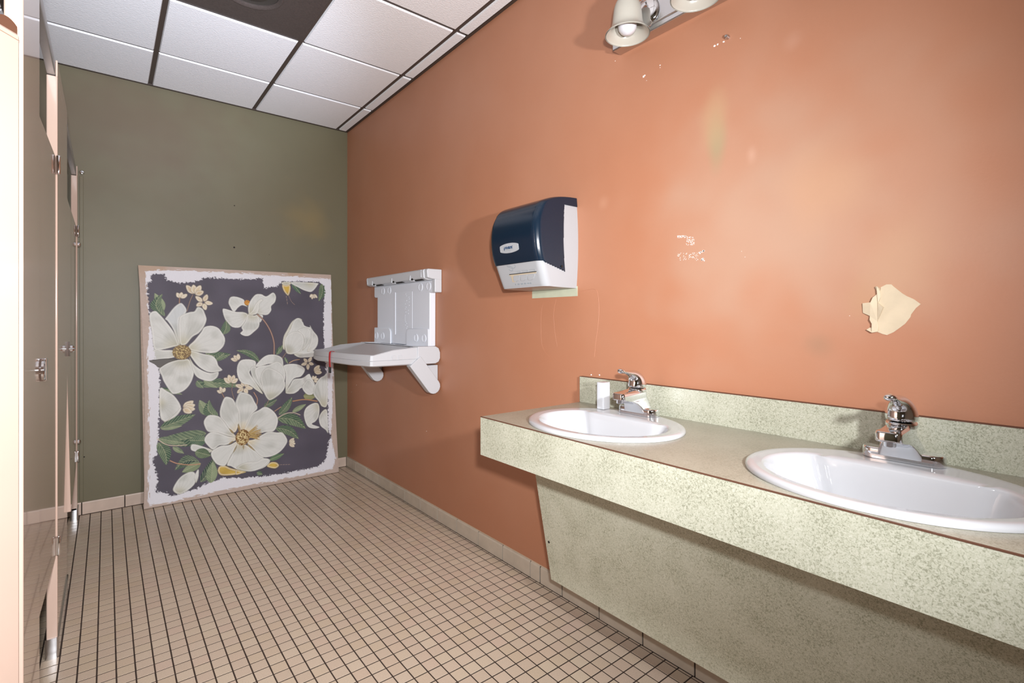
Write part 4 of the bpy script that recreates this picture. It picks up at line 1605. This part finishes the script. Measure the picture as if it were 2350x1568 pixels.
def disc(c, rx, ry, cols, seed=0, speck=0.5):
    a = np.linspace(0, 2 * np.pi, 36, endpoint=False)
    P = np.c_[c[0] + rx * np.cos(a), c[1] + ry * np.sin(a)]
    bx, X, Y, ins, D = inside_dist(P)
    nz = vnoise((2.2, 2.2), seed)[bx[2]:bx[3] + 1, bx[0]:bx[1] + 1]
    t = np.clip(sm(0.3, 0.7, nz), 0, 1)
    rr = np.hypot((X - c[0]) / rx, (Y - c[1]) / ry)
    t = np.clip(t - 0.5 * sm(0.6, 1, rr), 0, 1)
    col = lin1(cols[0]) * (1 - t[..., None]) + lin1(cols[1]) * t[..., None]
    blend(bx, np.where(ins, 1.0, 0.0), col)


def buds(c, s, a0, seed=0, n=4, spread=2.0):
    """little tan blossom of a few narrow petals"""
    r = np.random.default_rng(seed)
    for k in range(n):
        a = a0 + (k - (n - 1) / 2) * spread / max(1, n - 1)
        d = np.array((math.cos(a), math.sin(a)))
        m_ = np.array((-d[1], d[0]))
        L = s * r.uniform(0.85, 1.1)
        wd = s * 0.26
        P = [c + d * 0.1 * L, c + d * 0.4 * L + m_ * wd, c + d * 0.8 * L + m_ * wd * 0.8, c + d * L, c + d * 0.8 * L - m_ * wd * 0.7, c + d * 0.4 * L - m_ * wd]
        petal(P, c, (222, 208, 176), (168, 138, 92), (176, 146, 104), vein=0.35, dark=0.75, seed=seed * 3 + k)


# grounds: raw linen, brushed white band, slate field
linen = lin1((190, 172, 160))
nzl = vnoise((30, 20), 1) * 0.5 + vnoise((3, 3), 2) * 0.5
ART[:] = linen * (0.92 + 0.14 * nzl[..., None])
stn = sm(0.62, 0.78, vnoise((40, 26), 5)) * sm(60, 0, YY)
ART[:] = ART * (1 - 0.5 * stn[..., None]) + lin1((176, 146, 112)) * 0.5 * stn[..., None]


def ragged(P, col, amp, sx, sy, seed, a=1.0):
    """polygon whose edge is torn by streaky noise"""
    P = np.array(P)
    bx, X, Y, ins, D = inside_dist(P, 14)
    sd = np.where(ins, D, -D)
    nz = (vnoise((sx, sy), seed) * 0.55 + vnoise((max(1.2, sx / 3), max(1.2, sy / 3)), seed + 1) * 0.45)[bx[2]:bx[3] + 1, bx[0]:bx[1] + 1]
    nv = (vnoise((sy, sx), seed + 2) * 0.55 + vnoise((max(1.2, sy / 3), max(1.2, sx / 3)), seed + 3) * 0.45)[bx[2]:bx[3] + 1, bx[0]:bx[1] + 1]
    # streaks run along the nearest side
    side = np.minimum(X, CW - X) < np.minimum(Y, CH - Y)
    k = np.where(side, nv, nz)
    m = sm(-0.6, 0.6, sd + (k - 0.5) * amp)
    blend(bx, m * a, np.broadcast_to(np.array(col), X.shape + (3,)) if np.ndim(col) == 1 else col)


white_out = [(334.4, 624.4), (363, 619.7), (430, 621), (491, 624.4), (560, 628), (654.8, 633), (742.8, 639.7), (760, 641), (760, 724), (761, 791), (763.8, 870), (762.9, 946.5), (760, 996), (769.6, 1051.7), (764, 1076),
             (731, 1083), (635.6, 1102.5), (578, 1113), (540, 1120), (491, 1129), (430, 1143), (390, 1153), (342, 1161), (340, 1118.7), (344, 1042), (341, 965.6), (341, 889), (340, 877), (339, 800), (345, 735), (340, 712), (336, 661)]
dark_in = [(347.8, 627.9), (377.5, 629.2), (382, 643.6), (414.8, 649.3), (445, 647), (472, 637), (520, 639), (560, 641.6), (603, 638.5), (604.5, 660.8), (635.7, 657), (647, 647), (690, 646), (731, 647), (742.8, 657), (744.7, 685.7), (743, 724), (743, 771.7), (744.7, 796.6),
           (750.4, 870), (752.3, 927.4), (754.3, 992.4), (760, 1002), (754, 1015), (748.5, 1053.7), (731.3, 1070.9), (664.4, 1084.3), (616.5, 1092), (553.4, 1097.7), (510.4, 1097), (472, 1111), (449, 1122.5), (407, 1136), (386, 1138.8), (382, 1132), (357.4, 1128),
           (363, 1097.7), (353.6, 1072.8), (350.7, 1051.7), (361.2, 1042), (363, 994.4), (366, 889), (367, 877), (365, 844.4), (353.6, 800), (350.7, 771.7), (342, 722), (338.3, 676), (337.3, 651), (346.9, 644.5)]
ragged(tog(white_out), lin1((226, 227, 233)), 9, 14, 2.2, 21)
cloud = vnoise((36, 30), 9)[..., None]
slate = lin1((84, 80, 92)) * (0.86 + 0.28 * cloud)
snap = ART.copy()
bxd = inside_dist(tog(dark_in), 14)[0]
ragged(tog(dark_in), slate[bxd[2]:bxd[3] + 1, bxd[0]:bxd[1] + 1], 10, 3.5, 3.0, 33)
GROUND_MASK = np.abs(ART - snap).sum(-1) > 0.02      # where the printed field is
field = ART.copy()

# leaves behind the blossoms
k_ = 5.227 / (CW / 440.0)


def LF(z, a, b, wd, **kw):
    P = q(z, [a, b])
    leaf(P[0], P[1], wd / k_, **kw)


LF('A', (350, 690), (285, 430), 110, pale=0.55, bend=0.10)
LF('A', (405, 710), (380, 440), 120, bend=-0.28)
LF('A', (1105, 930), (1140, 760), 110, bend=0.1)
LF('A', (890, 1150), (1200, 1165), 125, bend=0.12)
LF('A', (800, 1540), (1330, 1560), 120, bend=-0.08)
LF('A', (1010, 1240), (1120, 1150), 90)
LF('B', (290, 1260), (5, 1120), 85, bend=0.12)
LF('B', (490, 1170), (575, 1050), 70)
LF('B', (675, 300), (785, 445), 75, light=(120, 150, 124))
LF('B', (1040, 320), (1000, 530), 105, bend=-0.1)
LF('B', (590, 1200), (630, 1280), 40)
LF('C', (790, 20), (870, 110), 90)
LF('C', (870, 10), (1040, 105), 80, pale=0.45)
LF('C', (985, 430), (820, 250), 125, pale=0.5, bend=-0.1)
LF('C', (1040, 450), (940, 250), 130, bend=-0.25)
LF('C', (350, 590), (775, 425), 135)
LF('C', (360, 600), (620, 560), 60, pale=0.4)
LF('C', (905, 650), (360, 720), 190, bend=-0.08, dark=(62, 88, 70))
LF('C', (905, 740), (700, 740), 150, dark=(66, 96, 78))
LF('C', (330, 715), (650, 770), 90, pale=0.3)
LF('C', (330, 760), (425, 1035), 130, bend=-0.1)
LF('C', (500, 815), (640, 895), 60, pale=0.35)
LF('C', (820, 990), (525, 1095), 145, bend=0.22, dark=(44, 70, 64))
LF('C', (770, 870), (960, 920), 125, dark=(66, 92, 66))
LF('C', (840, 1010), (610, 1120), 110, pale=0.35, dark=(92, 110, 78))
LF('C', (835, 1240), (1000, 940), 130, dark=(42, 64, 62), bend=0.08)
LF('C', (960, 1250), (980, 990), 130, pale=0.45, dark=(92, 116, 90))
LF('D', (340, 330), (500, 245), 85, dark=(52, 76, 66))
LF('D', (520, 430), (680, 215), 105, bend=0.05)
LF('D', (680, 395), (850, 300), 70, pale=0.5)
LF('D', (505, 470), (845, 595), 160, bend=-0.12)
LF('D', (480, 590), (760, 720), 125, bend=-0.12)
LF('D', (400, 975), (585, 895), 75, pale=0.3, light=(120, 150, 110))
LF('D', (255, 1120), (325, 1145), 60)
LF('D', (815, 200), (960, 215), 110, pale=0.6, light=(160, 160, 110))
LF('C', (350, 110), (620, 185), 60)

BR, TW_ = (126, 86, 62), (206, 176, 150)
for z, pts, w0, c in (('A', [(742, 455), (712, 520), (690, 590), (672, 650)], 4, (84, 66, 62)), ('A', [(585, 480), (582, 555)], 5, BR), ('C', [(1218, 60), (1210, 140), (1238, 240)], 4, (70, 58, 58)),
                      ('C', [(1075, 140), (1118, 220)], 4, BR), ('C', [(318, 720), (420, 785), (530, 800), (670, 790)], 4, (206, 198, 176)), ('C', [(470, 980), (560, 1015), (700, 1030), (830, 1020)], 5, (176, 124, 92)),
                      ('D', [(470, 385), (545, 335)], 4, (176, 130, 100)), ('D', [(500, 470), (600, 415), (700, 405), (775, 430)], 4, (212, 204, 182)), ('D', [(360, 330), (400, 255)], 5, (70, 60, 66)),
                      ('D', [(220, 160), (262, 240), (252, 310)], 4, (176, 130, 100)), ('B', [(645, 1270), (700, 1240), (768, 1228)], 4, (196, 160, 120)), ('B', [(560, 1215), (605, 1150)], 5, (80, 70, 68)),
                      ('B', [(610, 470), (625, 570)], 1.2, (120, 116, 116)), ('B', [(640, 465), (670, 530), (710, 572)], 1.5, (70, 66, 76)), ('D', [(510, 1030), (660, 1025)], 1.2, (110, 106, 116))):
    stroke(list(q(z, pts)), w0 * 5 / k_ / 2.2, c, hi=TW_)

for i, (z, c, s, a0, n, sp_) in enumerate((('A', (590, 500), 95, -1.3, 3, 1.3), ('A', (760, 455), 135, -1.3, 4, 1.7), ('A', (870, 545), 110, 0.1, 5, 5.0), ('A', (1290, 1245), 100, -2.2, 3, 1.2), ('A', (1200, 1520), 115, -1.5, 4, 1.7),
                                            ('B', (870, 1270), 95, 0.3, 5, 5.2), ('B', (935, 1380), 125, -0.35, 3, 0.9), ('B', (930, 440), 80, 1.5, 4, 1.5), ('B', (935, 1480), 80, -0.6, 4, 2.0), ('C', (1100, 170), 85, -1.9, 3, 1.4),
                                            ('C', (610, 350), 140, 0.0, 4, 1.1), ('D', (635, 770), 95, 0.0, 4, 1.3), ('D', (105, 100), 110, -1.3, 6, 5.0))):
    buds(q(z, [c])[0], s / k_, a0, seed=i + 3, n=n, spread=sp_)

PT = lambda z, pts, base, seed, **kw: petal([tuple(p) for p in q(z, pts)], q(z, [base])[0], seed=seed, **kw)
# blossom upper left
PT('A', [(280, 1110), (400, 1115), (510, 1120), (540, 1180), (520, 1205), (400, 1225), (225, 1243), (250, 1180)], (600, 1150), 11)
PT('A', [(410, 745), (440, 700), (520, 600), (595, 550), (640, 580), (670, 640), (640, 700), (580, 760), (590, 1040), (560, 1030), (510, 880), (440, 770)], (580, 1040), 1, tone=(206, 212, 212))
PT('A', [(220, 700), (290, 645), (350, 690), (420, 770), (510, 890), (560, 1000), (575, 1060), (510, 1080), (380, 1110), (280, 1105), (250, 900)], (580, 1090), 2)
PT('A', [(550, 1235), (440, 1270), (340, 1340), (370, 1430), (400, 1504), (480, 1624), (530, 1644), (620, 1614), (690, 1554), (740, 1463), (755, 1360), (700, 1230), (620, 1230)], (620, 1200), 3)
PT('A', [(700, 1200), (760, 1290), (860, 1360), (960, 1390), (1050, 1375), (1035, 1445), (960, 1490), (860, 1475), (780, 1430), (735, 1340)], (690, 1190), 4)
PT('A', [(690, 1120), (870, 1160), (980, 1185), (1030, 1240), (1050, 1300), (1095, 1360), (960, 1385), (860, 1350), (770, 1270)], (680, 1130), 5)
PT('A', [(690, 1070), (760, 1000), (840, 900), (880, 840), (960, 822), (1040, 845), (1090, 900), (1130, 980), (1110, 1070), (1020, 1145), (880, 1150), (720, 1120)], (680, 1120), 6)
PT('A', [(590, 1045), (575, 900), (575, 760), (600, 700), (700, 660), (760, 650), (800, 598), (860, 620), (890, 680), (908, 750), (880, 830), (820, 910), (740, 960), (660, 1050)], (620, 1080), 7)
disc(q('A', [(612, 1142)])[0], 100 / k_, 92 / k_, ((120, 96, 62), (196, 176, 120)), seed=51)
# open blossom upper right
PT('B', [(260, 690), (330, 700), (310, 770), (285, 780)], (270, 690), 12)
PT('B', [(-60, 480), (10, 475), (100, 510), (110, 560), (150, 600), (80, 580), (30, 610), (-20, 660), (-70, 590), (-85, 540)], (130, 640), 13)
disc(q('B', [(140, 548)])[0], 36 / k_, 36 / k_, ((190, 126, 44), (222, 172, 84)), seed=52)
PT('B', [(-155, 625), (-120, 620), (0, 655), (100, 660), (150, 690), (130, 750), (60, 840), (-40, 840), (-110, 770), (-130, 740), (-150, 680)], (170, 690), 14, vein=0.3)
PT('B', [(140, 690), (220, 700), (270, 690), (290, 760), (280, 840), (220, 900), (160, 945), (100, 945), (55, 915), (85, 880), (70, 840), (120, 760)], (200, 680), 15, vein=0.3)
PT('B', [(160, 690), (150, 600), (180, 520), (240, 450), (310, 445), (370, 470), (450, 425), (487, 470), (475, 540), (430, 590), (430, 640), (390, 690), (330, 695), (250, 680), (200, 705)], (190, 700), 16, vein=0.25)
PT('B', [(145, 690), (200, 640), (240, 560), (300, 500), (330, 520), (290, 560), (280, 640), (240, 690)], (160, 690), 17, tone=(216, 218, 210))
stroke(list(q('B', [(265, 690), (340, 760), (400, 850), (440, 940), (463, 1040), (462, 1165)])), 4.2, (120, 84, 72), hi=(214, 190, 170))
# closed bloom right
PT('B', [(700, 1160), (820, 1140), (960, 1130), (950, 1190), (850, 1205), (760, 1205)], (700, 1150), 18)
PT('B', [(565, 1080), (575, 960), (620, 870), (680, 770), (760, 730), (800, 770), (700, 860), (640, 900), (600, 1000), (590, 1110)], (600, 1130), 19, tone=(196, 196, 178))
PT('B', [(660, 860), (700, 760), (760, 730), (810, 780), (830, 820), (890, 840), (895, 815), (930, 880), (985, 950), (990, 1040), (950, 1110), (880, 1160), (750, 1160), (640, 1165), (600, 1130), (590, 1020), (620, 930)], (620, 1160), 20)
PT('B', [(895, 830), (940, 890), (990, 960), (985, 1050), (930, 1120), (860, 1130), (900, 1020), (915, 900)], (800, 1140), 21)
PT('B', [(745, 880), (800, 850), (870, 850), (905, 900), (890, 1000), (850, 1080), (800, 1120), (825, 1030), (810, 940)], (760, 1140), 22)
PT('B', [(600, 1120), (590, 1000), (640, 920), (730, 890), (800, 920), (825, 1000), (800, 1090), (740, 1150), (640, 1165)], (610, 1150), 23)
# half hidden bloom at the top edge and yellow bud
PT('B', [(660, 300), (970, 310), (985, 340), (920, 415), (850, 410), (760, 370)], (900, 300), 24)
PT('B', [(560, 300), (660, 300), (655, 335), (600, 345), (560, 330)], (610, 310), 25, tone=(206, 200, 172))
PT('B', [(558, 335), (605, 340), (655, 335), (660, 400), (632, 465), (580, 410)], (610, 470), 26, tone=(214, 180, 84), foot=(120, 116, 90), shade=(170, 140, 60))
# cupped bloom in the middle
PT('B', [(600, 1630), (650, 1540), (700, 1465), (800, 1450), (880, 1400), (905, 1430), (960, 1560), (800, 1570), (750, 1610), (690, 1640)], (560, 1660), 27)
PT('B', [(570, 1310), (650, 1280), (760, 1290), (835, 1345), (790, 1430), (700, 1460), (640, 1550), (600, 1620), (600, 1400)], (580, 1640), 28)
PT('B', [(15, 1380), (25, 1290), (70, 1235), (160, 1225), (240, 1250), (235, 1320), (170, 1380), (230, 1480), (330, 1640), (250, 1600), (170, 1540), (90, 1520), (40, 1470)], (320, 1640), 29)
PT('B', [(240, 1320), (300, 1230), (380, 1175), (480, 1170), (560, 1210), (575, 1290), (560, 1310), (430, 1280)], (400, 1500), 30)
PT('B', [(180, 1330), (240, 1310), (280, 1400), (320, 1560), (350, 1640), (270, 1540), (200, 1440)], (350, 1650), 31, tone=(208, 212, 206))
PT('B', [(230, 1360), (280, 1310), (400, 1290), (500, 1250), (570, 1300), (600, 1400), (590, 1500), (560, 1590), (480, 1680), (400, 1715), (350, 1640), (290, 1540), (250, 1450)], (420, 1730), 32)
PT('B', [(300, 1450), (340, 1350), (420, 1330), (550, 1400), (590, 1480), (595, 1560), (540, 1640), (430, 1715), (380, 1700), (330, 1600)], (420, 1730), 33)
# bloom cut by the right edge
PT('D', [(800, 110), (830, 40), (880, 0), (940, 50), (960, 100), (930, 180), (860, 185)], (990, 260), 34, vein=0.3)
PT('D', [(1000, 470), (1030, 400), (1080, 360), (1105, 400), (1115, 640), (1080, 610), (1020, 560)], (1030, 330), 35, vein=0.3)
PT('D', [(930, 150), (960, 60), (1010, -10), (1060, -40), (1105, -50), (1105, 300), (1040, 330), (1000, 270), (950, 210)], (1040, 330), 36, vein=0.4)
PT('D', [(820, 420), (850, 340), (930, 290), (990, 290), (1010, 350), (1000, 450), (960, 510), (920, 540), (1010, 575), (960, 595), (880, 580), (840, 520)], (1020, 310), 37, vein=0.35)
stroke(list(q('D', [(690, 265), (830, 245), (980, 265)])), 3.6, (150, 104, 70), hi=(214, 180, 140))
# bloom cut by the left edge, buds low left
PT('C', [(345, 120), (430, 140), (520, 200), (590, 300), (598, 370), (540, 440), (430, 505), (400, 510), (350, 440)], (340, 300), 38)
PT('C', [(350, 440), (400, 505), (440, 490), (540, 400), (595, 340), (600, 375), (540, 450), (430, 510), (395, 512)], (400, 510), 39)
PT('C', [(720, 850), (740, 780), (900, 820), (980, 860), (900, 900), (800, 880)], (980, 860), 40)
LF('C', (770, 870), (960, 920), 125, dark=(66, 92, 66))
PT('C', [(505, 1340), (530, 1260), (600, 1170), (700, 1115), (770, 1130), (770, 1250), (680, 1340), (580, 1385)], (560, 1390), 41, vein=0.3)
PT('C', [(760, 1180), (790, 1100), (815, 1090), (810, 1180), (780, 1250)], (780, 1260), 42)
# great bloom at the bottom
YL = dict(tone=(214, 184, 88), foot=(180, 150, 70), shade=(170, 140, 60))
PT('C', [(1040, 1110), (1060, 1050), (1130, 1040), (1200, 1070), (1330, 1100), (1380, 1120), (1250, 1150), (1090, 1160)], (1100, 1150), 43, **YL)
PT('D', [(375, 1050), (420, 1000), (490, 1000), (522, 1040), (470, 1075)], (520, 1040), 44, **YL)
PT('D', [(0, 1090), (60, 1100), (110, 1110), (60, 1140), (0, 1150)], (0, 1120), 45, **YL)
GL = dict(foot=(226, 196, 112))
CB_ = (1335, 700)
PT('C', [(1250, 290), (1290, 180), (1330, 158), (1300, 420), (1275, 340)], (1320, 640), 46, tone=(204, 212, 212))
PT('C', [(1075, 470), (1065, 380), (1100, 260), (1140, 212), (1220, 235), (1270, 320), (1310, 420), (1300, 520), (1250, 640), (1180, 600), (1120, 520)], CB_, 47, **GL)
PT('C', [(880, 560), (875, 500), (920, 440), (980, 430), (1060, 450), (1120, 510), (1180, 600), (1260, 690), (1180, 690), (1060, 650), (1000, 640), (920, 630)], CB_, 48, **GL)
PT('C', [(880, 740), (900, 680), (960, 635), (1040, 640), (1180, 690), (1280, 700), (1250, 740), (1150, 790), (1060, 800), (985, 850), (920, 800)], CB_, 49, **GL)
PT('C', [(1150, 1030), (1200, 920), (1290, 760), (1360, 780), (1450, 830), (1600, 950), (1670, 970), (1640, 1030), (1560, 1080), (1400, 1110), (1280, 1090), (1200, 1050)], CB_, 50, **GL)
PT('C', [(965, 870), (1000, 840), (1080, 800), (1180, 790), (1290, 740), (1240, 850), (1200, 920), (1160, 1000), (1120, 1045), (1040, 1030), (990, 980), (960, 920)], CB_, 51, **GL)
PT('D', [(40, 560), (30, 400), (0, 310), (30, 200), (75, 158), (180, 190), (230, 270), (265, 350), (200, 420), (160, 500), (100, 660), (70, 660)], (82, 690), 52, **GL)
PT('D', [(90, 660), (140, 520), (190, 420), (280, 370), (340, 335), (400, 345), (470, 400), (510, 480), (495, 570), (450, 630), (350, 640), (200, 680)], (90, 695), 53, **GL)
PT('D', [(130, 750), (230, 720), (330, 660), (400, 630), (500, 640), (560, 640), (610, 700), (620, 760), (560, 850), (480, 910), (380, 940), (300, 930), (220, 850)], (90, 700), 54, **GL)
PT('D', [(10, 1060), (120, 1000), (250, 990), (330, 950), (410, 970), (330, 1060), (200, 1110), (80, 1100)], (60, 1100), 55)
for (a, b, wv) in (((50, 640), (30, 530), 30), ((-20, 660), (-80, 590), 24), ((-20, 740), (-95, 790), 20), ((20, 790), (-35, 900), 18), ((95, 790), (95, 850), 18), ((140, 780), (240, 870), 22), ((200, 690), (320, 660), 40)):
    LF('D', a, b, wv, dark=(140, 104, 52), light=(196, 160, 92), n=2)
r_ = np.random.default_rng(4)
for k in range(46):
    a = r_.uniform(-0.75, 0.25)
    L0, L1 = 60, r_.uniform(140, 230)
    p = (90 + L0 * math.cos(a) + r_.uniform(-10, 10), 690 + L0 * math.sin(a) * 0.9)
    e = (90 + L1 * math.cos(a), 690 + L1 * math.sin(a) * 0.95)
    stroke(list(q('D', [p, ((p[0] + e[0]) / 2 + 6, (p[1] + e[1]) / 2 - 5), e])), 1.3, (150, 112, 56) if k % 3 else (108, 80, 44), hi=(226, 204, 136))
disc(q('D', [(85, 700)])[0], 84 / k_, 104 / k_, ((124, 86, 40), (222, 204, 150)), seed=53)

# brushed white paint that overlaps the print, and a torn slit
painted = np.abs(ART - field).sum(-1) > 0.004
er = inside_dist(tog(dark_in), 14)
bx, X, Y, ins, D = er
sd = np.where(ins, D, -D)
nz = (vnoise((2.2, 2.0), 71) * 0.5 + vnoise((5, 4), 72) * 0.5)[bx[2]:bx[3] + 1, bx[0]:bx[1] + 1]
mask = np.zeros((CH + 1, CW + 1))
mask[:] = 1.0
mask[bx[2]:bx[3] + 1, bx[0]:bx[1] + 1] = 1 - sm(-0.6, 0.8, sd + 3.0 + (nz - 0.5) * 9)
ART = np.where(painted[..., None], ART * (1 - mask[..., None]) + snap * mask[..., None], ART)
slit = np.array(catmull(list(q('A', [(222, 1243), (400, 1222), (560, 1226), (440, 1270), (345, 1328), (290, 1290)])), 3))
bx, X, Y, ins, D = inside_dist(slit)
blend(bx, np.where(ins, 1.0, 0.0), lin1((98, 96, 92)))
stroke(list(q('A', [(222, 1243), (400, 1222), (560, 1226)])), 1.3, (50, 44, 40))
stroke(list(q('A', [(345, 1328), (440, 1270), (545, 1232)])), 1.2, (70, 60, 52))
# woven canvas grain
ART *= (0.97 + 0.05 * vnoise((1.1, 1.1), 91))[..., None]

# geometry: stretched front with the printed grid, side returns and back
fl = thing('floral_canvas', 'large unframed white magnolia print on canvas leaning against the olive back wall', 'painting', (0.8, 3.95, 0.0))
A_, B_, C_, D_ = (np.array(c) for c in (CTL, CTR, CBR, CBL))
u, v = np.meshgrid(np.linspace(0, 1, CW + 1), np.linspace(0, 1, CH + 1))


def canvas_pt(u, v):
    p = (A_ * ((1 - u) * (1 - v))[..., None] + B_ * (u * (1 - v))[..., None] + C_ * (u * v)[..., None] + D_ * ((1 - u) * v)[..., None])
    f = np.sin(np.pi * v)
    l, r = f * 0.0185, 1.245 - f * 0.008
    p[..., 0] += (l + u * (r - l)) - u * 1.245
    return p


G3 = canvas_pt(u, v)
loc = np.array(fl.location)
me = bpy.data.meshes.new('printed_front')
nv = (CH + 1) * (CW + 1)
idx = np.arange(nv).reshape(CH + 1, CW + 1)
quads = np.stack([idx[:-1, :-1], idx[1:, :-1], idx[1:, 1:], idx[:-1, 1:]], -1).reshape(-1, 4)
me.vertices.add(nv)
me.vertices.foreach_set('co', (G3.reshape(-1, 3) - loc).astype(np.float32).ravel())
me.loops.add(quads.size)
me.loops.foreach_set('vertex_index', quads.ravel().astype(np.int32))
me.polygons.add(len(quads))
me.polygons.foreach_set('loop_start', np.arange(0, quads.size, 4, dtype=np.int32))
me.polygons.foreach_set('loop_total', np.full(len(quads), 4, dtype=np.int32))
me.update(calc_edges=True)
at = me.color_attributes.new('print', 'FLOAT_COLOR', 'POINT')
rgba = np.ones((nv, 4), np.float32)
rgba[:, :3] = np.clip(ART.reshape(-1, 3), 0, 1)
at.data.foreach_set('color', rgba.ravel())
me.polygons.foreach_set('use_smooth', [True] * len(me.polygons))
pm = mat('printed_canvas', (0.5, 0.5, 0.5, 1), 0.55, spec=0.35)
an = N(pm.node_tree, 'ShaderNodeAttribute', -400, 0)
an.attribute_name = 'print'
pm.node_tree.links.new(an.outputs['Color'], pm.node_tree.nodes['Principled BSDF'].inputs['Base Color'])
me.materials.append(pm)
o = bpy.data.objects.new('printed_front', me)
COL.objects.link(o)
o.parent = fl
M['linen'] = mat('raw_linen_edge', srgb(178, 160, 146), 0.8, noise=(60, 0.1))
sd_ = MB()
K = 24
for (us, vs_) in (([0.0] * (K + 1), np.linspace(0, 1, K + 1)), ([1.0] * (K + 1), np.linspace(1, 0, K + 1)), (np.linspace(1, 0, K + 1), [0.0] * (K + 1)), (np.linspace(0, 1, K + 1), [1.0] * (K + 1))):
    P = canvas_pt(np.array(us, float), np.array(vs_, float))
    Q = P + np.array((0, 0.024, 0.0015))
    sd_.add([tuple(p) for p in P] + [tuple(p) for p in Q], [(i, i + 1, K + 2 + i, K + 1 + i) for i in range(K)])
sd_.build('canvas_side', M['linen'], fl, smooth=30)
bk = MB()
for (u0, u1, v0, v1) in ((0.0, 1.0, 0.0, 0.03), (0.0, 1.0, 0.97, 1.0), (0.0, 0.04, 0.03, 0.97), (0.96, 1.0, 0.03, 0.97)):
    c = canvas_pt(np.array([u0, u1, u1, u0]), np.array([v0, v0, v1, v1]))
    ins_ = np.array([[0.004 * (1 if a == u0 else -1), 0, 0] for a in (u0, u1, u1, u0)])
    a_, b_ = c + ins_ + np.array((0, 0.004, 0.0005)), c + ins_ + np.array((0, 0.023, 0.001))
    bar = MB()
    bar.hexa([tuple(p) for p in a_], [tuple(p) for p in b_])
    bar.build('stretcher_bar', M['linen'], fl)
